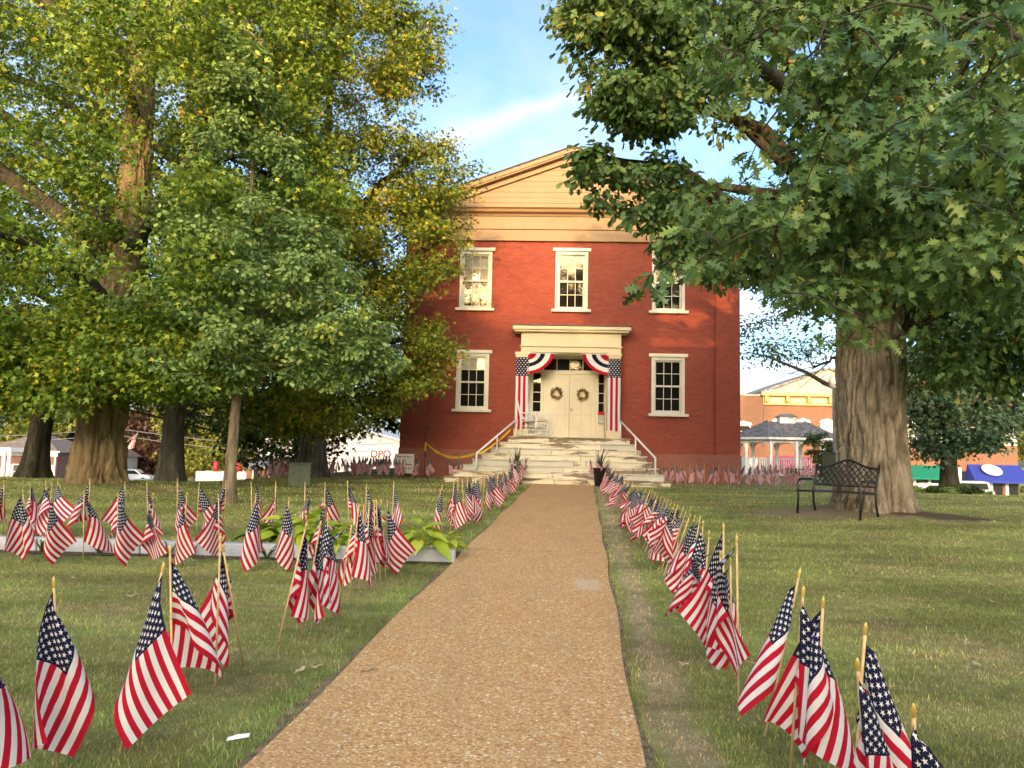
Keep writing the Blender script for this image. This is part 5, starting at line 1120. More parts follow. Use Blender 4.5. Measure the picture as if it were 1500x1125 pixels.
# ---- bench: frame of flat iron, lattice back
bl = onG(1168, 752); br = onG(1260, 763); ax = (br - bl); ax.z = 0; LW = ax.length; ang = math.atan2(ax.y, ax.x)
o = thing('bench', 'black iron bench with lattice back in front of the oak', 'bench', (bl.x, bl.y, (bl.z + br.z) / 2), ang)
hz = LW
def bench(o, W, D):
    for x in (0, W):
        Lp(MB().tube([(x, 0, -.02), (x + .0, .03, .30), (x, .02, .55), (x, .06, .615), (x, .14, .63), (x, D - .08, .63)], .021, 8), 'front_leg_and_arm', 'black_iron', o, True)
        Lp(MB().tube([(x, D + .04, -.02), (x, D - .03, .22), (x, D - .04, .43), (x, D + .04, .70), (x, D + .10, .90)], .021, 8), 'rear_leg', 'black_iron', o, True)
        Lp(MB().bar((x, .0, .42), (x, D, .41), .03, .03), 'seat_rail', 'black_iron', o)
    for i in range(7):
        y = .02 + i * (D - .06) / 6; Lp(MB().bar((-.005, y, .435 - .012 * math.sin(i * .5)), (W + .005, y, .435 - .012 * math.sin(i * .5)), .05, .014), 'seat_slat', 'black_iron', o)
    def yb(z): return D - .04 + (z - .43) * .30
    def top(x): return .86 + .10 * math.exp(-((x - W / 2) / (.22 * W)) ** 2) - .02 * math.cos(x / W * 6.28)
    Lp(MB().tube([(x, yb(top(x)), top(x)) for x in np.linspace(0, W, 22)], .02, 6), 'top_rail', 'black_iron', o, True)
    Lp(MB().bar((0, yb(.53), .53), (W, yb(.53), .53), .03, .03), 'lower_rail', 'black_iron', o)
    n = 11; g = W / n * 1.0
    for s in (1, -1):
        for i in range(-5, n + 6):
            xa = i * g; pts = []
            for z in np.linspace(.53, 1.0, 24):
                x = xa + s * (z - .53) * .92
                if 0 <= x <= W and z <= top(x): pts.append((x, yb(z) + s * .004, z))
            if len(pts) > 2: Lp(MB().bar(pts[0], pts[-1], .016, .009, (0, 1, 0)), 'lattice_bar', 'black_iron', o)
bench(o, LW, .52)
# ---- hostas, day lilies
def hosta_leaf():
    m = MB(); V = []; n = 9
    for i in range(n):
        s = i / (n - 1); wd = .30 * math.sin(math.pi * min(1, s * .93 + .07) ** .75) ** .9 * (1 - .05 * s) if s < 1 else .0
        for k in (-1, -.5, 0, .5, 1): V.append((s, wd * k, .10 * abs(k) * (1 - s) + .26 * s - .46 * s * s + .015 * math.sin(9 * s) * abs(k)))
    m.add(V, [(i * 5 + k, i * 5 + k + 1, i * 5 + k + 6, i * 5 + k + 5) for i in range(n - 1) for k in range(4)]); m.tube([(-.7, 0, -.5), (-.35, 0, -.12), (0, 0, .0)], .018, 4, False); return m
HL = {k: hosta_leaf().mesh('leaf', M[k], True) for k in ('hosta_leaf', 'hosta_dark')}
def hosta(p, R_, n, mat, label, seed, group=None):
    o = thing('hosta_plant', label, 'plant', p, 0, group); rg = np.random.default_rng(seed)
    for i in range(n):
        f = (i + .5) / n; a = i * 2.4 + rg.uniform(-.3, .3); r_ = R_ * (.08 + .62 * f ** .8); h = R_ * (1.0 - .62 * f) * rg.uniform(.85, 1.15) + .05; s = R_ * rg.uniform(.6, .95) * (.75 + .35 * f)
        l = bpy.data.objects.new('leaf', HL[mat]); COL.objects.link(l); l.parent = o
        l.matrix_local = Matrix.Translation((r_ * math.cos(a), r_ * math.sin(a), h)) @ Matrix.Rotation(a, 4, 'Z') @ Matrix.Rotation(R(rg.uniform(-10, 25) + 22 - 60 * (1 - f)), 4, 'Y') @ Matrix.Rotation(rg.uniform(-.3, .3), 4, 'X') @ Matrix.Scale(s, 4)
def bed(px, dy=0):
    x = onY(px, 815, curb_y(0)).x; y = curb_y(x) + dy; return Vector((x, y, gz(x, y)))
p = onG(618, 822); hosta((p.x, curb_y(p.x) - .02, gz(p.x, 8.2) + .05), .29, 30, 'hosta_leaf', 'lime-green hosta with broad leaves overhanging the kerb end beside the path', 1)
p = bed(650, .3); hosta(p, .2, 24, 'hosta_leaf', 'small hosta tucked behind the broad lime hosta', 2)
for i, (px, dy, r_, mt, lb) in enumerate([(440, .35, .42, 'hosta_leaf', 'big yellow-green hosta behind the kerb between the flags'), (400, .4, .36, 'hosta_leaf', 'yellow-green hosta behind the kerb, next to the biggest hosta'), (492, .1, .27, 'hosta_leaf', 'hosta growing over the kerb behind the rippled flag'), (362, .4, .3, 'hosta_dark', 'greener hosta behind the kerb toward the young oak'), (470, .5, .3, 'hosta_leaf', 'hosta standing furthest back behind the kerb')]): hosta(bed(px, dy), r_ * .85, 28, mt, lb, 11 + i)
for i, (px, dy) in enumerate([(50, .35), (70, -.08), (146, .4), (152, -.06), (250, -.06), (285, -.05), (300, .3), (395, -.07), (20, .4), (-30, .3), (180, .35)]):
    q = bed(px, dy); o = thing('daylily_plant', 'tuft of arching green day-lily leaves ' + ('in front of the kerb' if dy < 0 else 'behind the kerb'), 'plant', q, 0, 'day lilies ' + ('in front of the kerb' if dy < 0 else 'behind the kerb'))
    strap_plant(o, 16, .36, .018, 40 + i, 'strap_green', (0, 0, 0), 1.0, .8, 'leaf')
# ---- scraps and fallen leaves
q = onG(347, 1095); o = thing('paper_scrap', 'scrap of white paper lying in the grass beside the path', 'litter', (q.x, q.y, q.z + .035), R(12))
m = MB(); m.add([(-.045, -.012, 0), (.05, -.01, .012), (.052, .016, .02), (-.043, .014, .006), (.0, .0, .022)], [(0, 1, 4), (1, 2, 4), (2, 3, 4), (3, 0, 4)]); Lp(m, 'paper', 'paper', o)
m = MB(); m.add([(0, -.018, 0), (.03, -.012, .012), (.06, 0, .003), (.03, .012, .012), (0, .018, 0), (-.03, .008, .014), (-.045, 0, .0), (-.03, -.008, .014)], [(0, 1, 2, 3), (0, 3, 4, 5), (0, 5, 6, 7)]); FLM = m.mesh('fallen_leaf', M['lichen_leaf'], True)
rl = random.Random(4)
for px, py in [(540, 905), (490, 910), (397, 960), (462, 985), (655, 770), (993, 925), (920, 940), (1065, 925), (735, 800), (600, 880), (1000, 980), (1230, 880), (1400, 800), (1330, 900), (1430, 980), (1260, 740), (1100, 735), (1160, 790), (960, 1010), (930, 880), (380, 1010), (1310, 840), (1450, 860), (60, 880), (150, 870), (450, 860), (935, 960)] + [(rl.uniform(1000, 1500), rl.uniform(735, 1000)) for _ in range(26)] + [(rl.uniform(0, 600), rl.uniform(725, 1000)) for _ in range(22)]:
    q = onG(px, py); l = bpy.data.objects.new('fallen_leaf', FLM); COL.objects.link(l); l.location = (q.x, q.y, q.z + (.03 if not (edgeL(q.y) < q.x < edgeR(q.y)) else .02)); l.rotation_euler = (rl.uniform(-.3, .3), rl.uniform(-.3, .3), rl.uniform(0, 6)); l.scale = [rl.uniform(.5, 1.1)] * 3
    tag(l, 'small dry tan leaf fallen on the grass or path', 'leaf', 'dry fallen leaves')
# ================================================================== the far side of the square
def box_part(o, name, mat, x0, x1, y0, y1, z0, z1, bevel=0): return T(MB().box(x0, x1, y0, y1, z0, z1), name, mat, o, bevel=bevel)
def far_window(o, x0, x1, z0, z1, y, trim='trim_paint', arch=False, glass='far_glass', hood=.15):
    fr = MB(); t = .1
    fr.box(x0 - t, x0, y - .06, y + .05, z0 - t, z1 + t).box(x1, x1 + t, y - .06, y + .05, z0 - t, z1 + t).box(x0, x1, y - .058, y + .05, z1, z1 + t).box(x0, x1, y - .058, y + .05, z0 - t, z0)
    if arch: fr.prism([(x0 - .22, z1 + .1), (x1 + .22, z1 + .1), (x1 + .12, z1 + .3), ((x0 + x1) / 2 + .12, z1 + .42), ((x0 + x1) / 2, z1 + .5), ((x0 + x1) / 2 - .12, z1 + .42), (x0 - .12, z1 + .3)], 'y', y - .12, y - .001)
    wn = T(fr, 'window', trim, o)
    l = o.location; xm = (x0 + x1) / 2; zm = (z0 + z1) / 2
    def sub(mb, name, mat): mb.v = [(x - l.x, yy - l.y, z - l.z) for x, yy, z in mb.v]; return mb.build(name, M[mat], wn)
    sub(MB().box(x0, x1, y - .02, y - .012, z0, zm - .03), 'pane', glass); sub(MB().box(x0, x1, y - .03, y - .022, zm + .03, z1), 'pane', glass); sub(MB().box(x0, x1, y - .04, y - .01, zm - .029, zm + .029), 'meeting_rail', trim)
SYF = 68.0
def Xp(px, Y, py=690): return onY(px, py, Y).x
def Zp(px, py, Y): return onY(px, py, Y).z
# brick block seen past the courthouse's right corner
x0, x1 = 10.0, Xp(1119, SYF); zt = Zp(1100, 580, SYF); zg = gz(x1, SYF) - .1
o = thing('brick_shop', 'plain orange brick shop beside the shop with the yellow cornice', 'building', ((x0 + x1) / 2, SYF, zg))
box_part(o, 'wall', 'brick_orange', x0, x1 - .01, SYF, SYF + 16, zg, zt); box_part(o, 'parapet_coping', 'stone_tan', x0 - .05, x1 - .012, SYF - .08, SYF + .4, zt + .002, zt + .15)
xa = Xp(1089, SYF); far_window(o, xa - .55, xa + .55, Zp(1089, 640, SYF), Zp(1089, 624, SYF), SYF, arch=True)
far_window(o, xa - 4.5, xa - 3.4, Zp(1089, 640, SYF), Zp(1089, 624, SYF), SYF, arch=True)
box_part(o, 'shop_front', 'white_wood', x0 + .4, x1 - .5, SYF - .06, SYF - .003, zg + .3, zg + 3.0)
# shop with yellow bracketed cornice and a cream gable
xb0, xb1 = x1 + .01, Xp(1312, SYF); zc1 = Zp(1170, 577, SYF); zc0 = Zp(1170, 594, SYF); apx = Xp(1216, SYF); zap = Zp(1216, 541, SYF); zg = gz(xb0 + 6, SYF) - .1
o = thing('corniced_shop', 'orange brick shop with yellow bracketed cornice and cream gable behind the gazebo', 'building', ((xb0 + xb1) / 2, SYF, zg))
box_part(o, 'wall', 'brick_orange', xb0, xb1, SYF, SYF + 18, zg, zc0 - .02)
co = box_part(o, 'cornice', 'cornice_yellow', xb0 - .1, xb1 + .1, SYF - .22, SYF + .3, zc0, zc1 - .25); box_part(o, 'cornice_cap', 'cornice_yellow', xb0 - .3, xb1 + .3, SYF - .6, SYF + .3, zc1 - .248, zc1)
n = 6
for i in range(n + 1):
    x = xb0 + .15 + (xb1 - xb0 - .3) * i / n; box_part(o, 'bracket', 'cornice_yellow', x - .14, x + .14, SYF - .52, SYF - .221, zc0 + .25, zc1 - .25)
    if i < n: 
        w_ = (xb1 - xb0 - .3) / n; box_part(o, 'cornice_panel', 'siding_cream', x + .35, x + w_ - .35, SYF - .26, SYF - .2215, zc0 + .22, zc1 - .42)
z = zc1 + .01; hgt = zap - zc1; k = 0
while z < zap - .12:
    hw = (xb1 - xb0) / 2 * (1 - (z - zc1) / hgt); hw2 = max(.02, (xb1 - xb0) / 2 * (1 - (z + .27 - zc1) / hgt))
    T(MB().prism([(apx - hw, z), (apx + hw, z), (apx + hw2, z + .27), (apx - hw2, z + .27)], 'y', SYF + .05 - .02 * (k % 2), SYF + .3), 'gable_board', 'siding_cream', o); z += .28; k += 1
for s in (-1, 1):
    e = apx + s * ((xb1 - xb0) / 2 + .3); pts = [(apx, zap), (e, zc1 - .05), (e, zc1 + .18), (apx, zap + .22)]; T(MB().prism(pts if s < 0 else pts[::-1], 'y', SYF - .25, SYF + 18), 'roof_slope', 'grey_shingle', o)
plain('emblem_violet', (.16, .15, .28), .6, .1); ex, ez = Xp(1212, SYF), Zp(1212, 558, SYF)
for r0, r1, dy, mt in ((.0, .52, .0, 'emblem_violet'), (.0, .38, .03, 'siding_cream'), (.0, .27, .06, 'emblem_violet'), (.0, .15, .09, 'siding_cream')):
    T(MB().prism([(ex + r1 * math.cos(t), ez + r1 * math.sin(t)) for t in np.linspace(0, 6.283, 25)[:-1]][::-1], 'y', SYF + .02 - dy - .05, SYF + .02 - dy), 'emblem_ring', mt, o)
zw0, zw1 = Zp(1212, 645, SYF), Zp(1212, 621, SYF)
for px in (1142, 1177, 1212, 1247, 1282): x = Xp(px, SYF); far_window(o, x - .45, x + .45, zw0, zw1, SYF, arch=True)
box_part(o, 'shop_front', 'white_wood', xb0 + .4, xb1 - .4, SYF - .06, SYF - .003, zg + .3, zg + 2.6)
def awning(o, xa, xb, z0, z1, dep, mat, y=SYF):
    inset = (xb - xa) * .06
    m = MB(); m.add([(xa, y - dep, z0), (xb, y - dep, z0), (xb - inset, y - .02, z1), (xa + inset, y - .02, z1), (xa, y - dep, z0 - .18), (xb, y - dep, z0 - .18), (xb, y - .02, z0), (xa, y - .02, z0)], [(0, 1, 2, 3), (4, 5, 1, 0), (1, 6, 2), (0, 3, 7)])
    return T(m, 'awning', mat, o)
awning(o, Xp(1120, SYF), Xp(1192, SYF), Zp(1150, 690, SYF), Zp(1150, 668, SYF), 1.6, 'awning_pink')
# shops right of the oak
def shop(name, label, pxa, pxb, ztop, wallm, awm, aw, Y=SYF, texty=None):
    a, b = Xp(pxa, Y), Xp(pxb, Y); zg = gz((a + b) / 2, Y) - .1; zt = Zp((pxa + pxb) / 2, ztop, Y)
    o = thing(name, label, 'building', ((a + b) / 2, Y, zg)); box_part(o, 'wall', wallm, a + .02, b - .02, Y, Y + 15, zg, zt); box_part(o, 'parapet_coping', 'stone_tan', a, b, Y - .15, Y + .3, zt + .002, zt + .25)
    n = 4
    for i in range(n):
        x = a + (b - a) * (i + .5) / n; far_window(o, x - .5, x + .5, zg + 5.0, zg + 7.0, Y, arch=True)
        box_part(o, 'shop_window', 'car_glass', x - (b - a) / n * .42, x + (b - a) / n * .42, Y - .05, Y - .002, zg + .6, zg + 2.6); box_part(o, 'pilaster', 'white_wood', a + (b - a) * i / n + .1, a + (b - a) * i / n + .35, Y - .14, Y - .001, zg + .1, zg + 2.9)
    awo = awning(o, Xp(aw[0], Y), Xp(aw[1], Y), Zp(aw[0], aw[3], Y), Zp(aw[0], aw[2], Y), 1.7, awm, Y)
    return o
shop('green_awning_shop', 'brick shop with long green awning behind the great oak', 1313, 1400, 555, 'brick_orange', 'awning_green', (1318, 1386, 681, 698))
bs = shop('blue_awning_shop', 'brick shop with blue awning and white oval sign', 1401, 1492, 570, 'brick_orange', 'awning_blue', (1412, 1497, 680, 703))
# white oval sign on the slope of the blue awning, with a scribbled script mark
oz = Vector((Xp(1452, SYF - .95), SYF - .95, Zp(1452, 690, SYF - .95))); sg = thing('oval_sign', 'white oval sign with dark script on the blue awning', 'sign', oz, 0)
an = R(38)
def tilt_oval(rx, rz_, d, pts=None):
    P_ = [(rx * math.cos(t), rz_ * math.sin(t)) for t in np.linspace(0, 6.283, 33)[:-1]]; m = MB(); m.prism(P_[::-1], 'y', -.05 - d, -d); return m
rotm = Matrix.Rotation(-an, 4, 'X') @ Matrix.Rotation(R(14), 4, 'Y')
m = tilt_oval(.82, .55, .12); b_ = Lp(m, 'oval_board', 'white_board', sg); b_.data.transform(rotm)
m = MB()
for z, a, s in ((.17, .5, 1), (-.05, .3, 1.5)):
    m.tube([(x + .05, -.19, z + .07 * math.sin(x * 19 * s) + .03 * math.sin(x * 41)) for x in np.linspace(-a, a, 40)], .016, 4)
b_ = Lp(m, 'script_mark', 'wire_dark', sg); b_.data.transform(rotm)
b_ = Lp(MB().box(-.42, .30, -.19, -.175, -.27, -.245), 'underline', 'wire_dark', sg); b_.data.transform(rotm)
# ---- gazebo
GY = 46.0; gxc = Xp(1152, GY); zgd = gz(gxc, GY); ze = Zp(1152, 642, GY); zr = Zp(1152, 618, GY); zcu = Zp(1152, 606, GY); zdk = Zp(1152, 693, GY)
o = thing('gazebo', 'white gazebo with grey shingled roof and cupola on the lawn', 'gazebo', (gxc, GY, zgd))
def octo(a, b, c): return [(-a, -b + c), (-a + c, -b), (a - c, -b), (a, -b + c), (a, b - c), (a - c, b), (-a + c, b), (-a, b - c)]
ev = octo(2.95, 2.2, 1.25); rd = [(-1.1, 0), (1.1, 0)]
def G(mb, name, mat, par=None, bevel=0, smooth=False): return mb.build(name, M[mat], o if par is None else par, smooth, bevel)
H = lambda z: z - zgd
faces = [(0, 1, 0), (1, 2, None), (2, 3, 1), (3, 4, 1), (4, 5, 1), (5, 6, None), (6, 7, 0), (7, 0, 0)]
def shingles(pts, rows, name):
    """one roof face laid in overlapping shingle courses"""
    a, b, c, d = [Vector(p) for p in pts]; n = (b - a).cross(d - a).normalized()
    if n.z < 0: n = -n
    m = MB()
    for r_ in range(rows):
        t0, t1 = r_ / rows, (r_ + 1.12) / rows; t1 = min(t1, 1)
        A, B_, C_, D_ = a.lerp(d, t0), b.lerp(c, t0), b.lerp(c, t1), a.lerp(d, t1)
        m.add([A + n * .05, B_ + n * .05, C_ + n * .012, D_ + n * .012, A, B_], [(0, 1, 2, 3), (4, 5, 1, 0)])
    return G(m, name, 'grey_shingle')
for i, j, k in faces:
    A = (*ev[i], H(ze)); B_ = (*ev[j], H(ze)); r0 = rd[0 if k in (0, None) else 1]; r1 = rd[1 if k in (1, None) else 0]
    if k is None and i == 5: C_, D_ = (*rd[0], H(zr)), (*rd[1], H(zr))
    elif k is None: C_, D_ = (*rd[1], H(zr)), (*rd[0], H(zr))
    else: C_ = (r0[0] + .01, r0[1], H(zr)); D_ = (r0[0] - .01, r0[1], H(zr))
    shingles((A, B_, C_, D_), 10, 'roof_face')
for i in range(8):
    k = 0 if ev[i][0] < 0 else 1; G(MB().tube([(*ev[i], H(ze) + .06), (*rd[k], H(zr) + .06)], .035, 5), 'hip_ridge', 'grey_shingle')
    a, b = ev[i], ev[(i + 1) % 8]; G(MB().bar((a[0] * .985, a[1] * .985, H(ze) - .07), (b[0] * .985, b[1] * .985, H(ze) - .07), .06, .13), 'fascia', 'white_wood')
G(MB().box(-.45, .45, -.35, .35, H(zr) - .1, H(zr) + .28), 'cupola', 'white_wood'); m = MB(); m.add([(-.6, -.5, H(zr) + .281), (.6, -.5, H(zr) + .281), (.6, .5, H(zr) + .281), (-.6, .5, H(zr) + .281), (-.25, 0, H(zcu)), (.25, 0, H(zcu))], [(0, 1, 5, 4), (1, 2, 5), (2, 3, 4, 5), (3, 0, 4), (0, 3, 2, 1)]); G(m, 'cupola_roof', 'grey_shingle')
pp = octo(2.55, 1.85, 1.1); pp += [(0, -1.85), (0, 1.85)]
for x, y in pp:
    G(MB().box(x - .075, x + .075, y - .075, y + .075, H(zdk), H(ze) - .02), 'post', 'white_wood', bevel=.01)
    m = MB()
    for d in (-1, 1):
        for q in np.linspace(.05, .42, 4): m.bar((x + d * .08, y, H(ze) - .30 - .42 + q), (x + d * (.08 + q), y, H(ze) - .27), .03, .03)
    G(m, 'bracket', 'wire_dark' if y > 0 else 'white_wood')['kind'] = 'stuff'
m = MB()
for i in range(8):
    a = Vector(pp[i]); b = Vector(pp[(i + 1) % 8]); n = int((b - a).length / .14)
    G(MB().bar((a.x, a.y, H(ze) - .27), (b.x, b.y, H(ze) - .27), .04, .05), 'spindle_rail', 'white_wood')
    for q in range(1, n): c = a.lerp(b, q / n); m.box(c.x - .02, c.x + .02, c.y - .02, c.y + .02, H(ze) - .25, H(ze) - .12)
    if i not in (1,):
        for z in (.12, .85): G(MB().bar((a.x, a.y, H(zdk) + z), (b.x, b.y, H(zdk) + z), .05, .06), 'railing', 'white_wood')
        bm_ = MB()
        for q in range(1, n): c = a.lerp(b, q / n); bm_.box(c.x - .02, c.x + .02, c.y - .02, c.y + .02, H(zdk) + .14, H(zdk) + .83)
        G(bm_, 'balusters', 'white_wood')['kind'] = 'stuff'
G(m, 'spindles', 'white_wood')['kind'] = 'stuff'
m = MB(); m.prism(octo(2.75, 2.05, 1.15), 'z', H(zdk) - .12, H(zdk)); G(m, 'deck', 'white_wood'); m = MB(); m.prism(octo(2.65, 1.95, 1.12), 'z', -.3, H(zdk) - .122); G(m, 'deck_skirt', 'concrete_dirty')
# round picnic table and grey lamp pole beside the oak
tx = Xp(1183, 38); tz = gz(tx, 38); o2 = thing('picnic_table', 'dark picnic table in front of the gazebo', 'table', (tx, 38, tz))
Lp(MB().box(-.95, .95, -.38, .38, .70, .75), 'table_top', 'black_iron', o2, bevel=.01)
for s in (-.7, .7): Lp(MB().box(s - .03, s + .03, -.3, .3, 0, .699), 'leg', 'black_iron', o2)
for s in (-.72, .72): Lp(MB().box(-.95, .95, s - .13, s + .13, .42, .46), 'bench_seat', 'black_iron', o2); 
for s in (-.7, .7): Lp(MB().box(s - .025, s + .025, -.72, .72, .36, .419), 'cross_bar', 'black_iron', o2)
lx = Xp(1223, 30); lz = gz(lx, 30); o2 = thing('lamp_pole', 'slim grey pole standing beside the great oak trunk', 'pole', (lx, 30, lz))
Lp(MB().lathe([(.12, 0), (.12, .1), (.065, .14), (.055, 3.4), (.03, 3.42)], 12), 'shaft', 'pole_grey', o2, True); Lp(MB().lathe([(.04, 3.42), (.16, 3.5), (.18, 3.8), (.08, 3.95)], 12), 'lantern', 'white_board', o2, True)
bx = Xp(1231, 24.); o2 = thing('utility_box', 'green utility cabinet seen through the bench back', 'utility box', (bx, 24., gz(bx, 24.)), R(20)); Lp(MB().box(-.42, .42, -.3, .3, -.05, .95), 'cabinet', 'box_green', o2, bevel=.02); Lp(MB().box(-.45, .45, -.33, .33, .951, .99), 'lid', 'box_green', o2, bevel=.01)
# weeping shrub by the gazebo
far_tree('weeping_tree', 'small weeping tree with drooping dark leaves beside the gazebo', 1203, 36, [(1180, 640), (1195, 632), (1215, 634), (1222, 650), (1222, 686), (1205, 690), (1190, 665)], PAL_DARK, 34, (.2, .35), 60, (.10, .16), 701, tr=.06, T=.5, droop=1.6)
# shrubs on the right lawn
def shrub(px, py, rpx, hpx, Y, pal, label, seed, n=14, per=120, ls=(.07, .12), group=None, shape='lance'):
    x = Xp(px, Y); z = gz(x, Y); s = Y / F; rg = np.random.default_rng(seed); o = thing('shrub', label, 'shrub', (x, Y, z), 0, group)
    C = np.stack([rg.uniform(-1, 1, n) * rpx * s, rg.uniform(-.5, .5, n) * rpx * s, rg.uniform(.2, .9, n) * hpx * s], 1); rad = np.full(n, .42 * max(rpx, hpx) * s * .75)
    pos, out, idx, sub = clump_leaves(C, rad, per, .8, seed); pos[:, 2] = np.maximum(pos[:, 2], .01)
    link('foliage', leaf_mesh('foliage', pos, rg.uniform(*ls, len(pos)), shape, tint(len(pos), pal, seed, idx), M['leaf'], .1, seed, out), o)['kind'] = 'stuff'
    m = MB()
    for i in range(8): m.tube([(0, 0, -.05), tuple(C[i % n])], [.025, .008], 5, False)
    Lp(m, 'stems', 'bark_dark', o)['kind'] = 'stuff'
    return o
for i, (px, r_, h) in enumerate([(1345, 10, 8), (1368, 12, 9), (1392, 13, 10), (1416, 14, 11), (1438, 9, 6)]): shrub(px, 724, r_, h, 24.5, PAL_DARK if i % 2 else PAL_YOUNG, 'low dark green shrub in the bed under the blue-green tree', 810 + i, group='shrubs under the blue-green tree')
# ---- left side of the square
HY = 80.0; xa, xb = Xp(-30, HY), Xp(82, HY); zg = Zp(50, 706, HY); zev = Zp(50, 662, HY); zrf = Zp(20, 633, HY)
o = thing('brick_house', 'low brown brick house with white trim and hipped roof across the street', 'house', ((xa + xb) / 2, HY, zg))
box_part(o, 'wall', 'brick_brown', xa, xb, HY, HY + 9, zg, zev); box_part(o, 'frieze', 'white_board', xa - .1, xb + .1, HY - .12, HY - .002, zev - .45, zev)
m = MB(); ym = HY + 4.5; m.add([(xa - .5, HY - .5, zev), (xb + .5, HY - .5, zev), (xb + .5, HY + 9.5, zev), (xa - .5, HY + 9.5, zev), (xa + 3.2, ym, zrf), (xb - 4.6, ym, zrf)], [(0, 1, 5, 4), (1, 2, 5), (2, 3, 4, 5), (3, 0, 4), (0, 3, 2, 1)]); T(m, 'roof', 'roof_brown', o)
box_part(o, 'gutter', 'white_board', xa - .6, xb + .6, HY - .62, HY - .5, zev - .02, zev + .15); T(MB().tube([(xb - .15, HY - .08, zg), (xb - .15, HY - .08, zev - .1)], .07, 8), 'downpipe', 'white_board', o)
for px in (24, 50, 67):
    x = Xp(px, HY); far_window(o, x - .36, x + .36, Zp(px, 700, HY), Zp(px, 681, HY), HY, 'white_board')
    for s in (-1, 1): box_part(o, 'shutter', 'white_board', x + s * .66 - .17, x + s * .66 + .17, HY - .07, HY - .003, Zp(px, 700, HY), Zp(px, 681, HY))
for px in (4, 12): x = Xp(px, HY - 3); T(MB().lathe([(.3, 0), (.3, .2), (.2, .25), (.17, zev - zg - .3), (.28, zev - zg)], 14, (x, HY - 3, zg)), 'porch_column', 'white_board', o, True)
box_part(o, 'porch_roof', 'white_board', Xp(-30, HY - 3) , Xp(17, HY - 3), HY - 3.4, HY - .7, zev - .02, zev + .4)
shrub(33, 706, 17, 16, 74, [((.07, .12, .02), 3), ((.10, .15, .03), 3)], 'rounded clipped green bush in front of the brick house', 850, 16, 260, (.12, .2))
# pale annex
o = thing('pale_annex', 'pale blue-white clapboard building beside the brick house', 'building', (Xp(98, 92), 92, zg))
a, b = Xp(81, 92), Xp(150, 92); box_part(o, 'wall', 'siding_white', a, b, 92, 100, zg - .5, Zp(95, 668, 92)); 
m = MB(); zz = Zp(95, 668, 92); m.prism([(a - .4, zz), (b + .4, zz), ((a + b) / 2, zz + 2.0)], 'y', 91.6, 100.4); T(m, 'roof', 'roof_brown', o); far_window(o, a + 1.2, a + 2.2, zg + 1, zg + 2.4, 92, 'white_board')
# white hall with red lettering
DYY = 72.0; a, b = Xp(376, DYY), Xp(605, DYY); zg = gz(-14, DYY) - .3; ze_ = Zp(580, 652, DYY); zp_ = Zp(500, 622, DYY)
o = thing('white_hall', 'white metal hall with maroon lettering behind the ranks of flags', 'building', ((a + b) / 2, DYY, zg)); xm = Xp(500, DYY)
T(MB().prism([(a, zg), (b, zg), (b, ze_), (xm, zp_), (a, ze_)], 'y', DYY, DYY + 20), 'wall', 'siding_white', o)
for s, e in ((-1, a - .3), (1, b + .3)): pts = [(xm, zp_ + .03), (e, ze_ - .05), (e, ze_ + .12), (xm, zp_ + .2)]; T(MB().prism(pts if s < 0 else pts[::-1], 'y', DYY - .4, DYY + 20.3), 'roof_slope', 'siding_white', o)
for z in np.arange(zg + .6, zp_ - .3, .6):
    hw = min(1, max(.0, (zp_ - z) / max(.01, zp_ - ze_))); T(MB().box(xm + (a - xm) * hw + .05, xm + (b - xm) * hw - .05, DYY - .03, DYY - .002, z, z + .05), 'siding_seam', 'siding_white', o)
def lettering(txt, loc, size, mat, parent, name='lettering'):
    cu = bpy.data.curves.new(name, 'FONT'); cu.body = txt; cu.size = size; cu.extrude = .03; cu.offset = .012 * size
    t_ = bpy.data.objects.new('tmp', cu); COL.objects.link(t_); bpy.context.view_layer.update(); me = bpy.data.meshes.new_from_object(t_); bpy.data.objects.remove(t_)
    me.transform(Matrix.Rotation(R(90), 4, 'X')); l = parent.location; me.transform(Matrix.Translation((loc[0] - l.x, loc[1] - l.y, loc[2] - l.z))); me.materials.clear(); me.materials.append(M[mat]); r_ = link(name, me, parent); return r_
sx, sz = Xp(540, DYY), Zp(540, 672, DYY); box_part(o, 'sign_panel', 'white_board', sx, Xp(592, DYY), DYY - .14, DYY - .033, sz, Zp(540, 657, DYY))
lettering('DPO', (sx + .15, DYY - .18, sz + .16), .95, 'maroon_paint', o)
# low brick office with grey awning, white wall
OY = 60.; a, b = Xp(361, OY), Xp(396, OY); zg = gz(a, OY) - .5; o = thing('brick_office', 'small orange brick office with a grey awning over its door', 'building', ((a + b) / 2, OY, zg))
box_part(o, 'wall', 'brick_orange', a, b, OY, OY + 6, zg, Zp(375, 671, OY)); awning(o, a + .15, b - .05, Zp(375, 683, OY), Zp(375, 673, OY), 1.0, 'awning_grey', OY); box_part(o, 'door', 'car_glass', Xp(372, OY), Xp(379, OY), OY - .05, OY - .002, zg, Zp(375, 685, OY)); box_part(o, 'door_jamb', 'white_board', Xp(370, OY), Xp(372, OY) - .01, OY - .06, OY - .003, zg, Zp(375, 685, OY))
WYY = 76.; a, b = Xp(287, WYY), Xp(362, WYY); zg = gz(a, WYY) - .2; o = thing('white_wall', 'long low white garden wall with flower tubs behind the young oak', 'wall', ((a + b) / 2, WYY, zg)); zt = Zp(325, 691, WYY)
for i in range(6): box_part(o, 'wall_panel', 'siding_white', a + (b - a) * i / 6 + .01, a + (b - a) * (i + 1) / 6 - .01, WYY, WYY + .2, zg, zt + .06 * (i % 2))
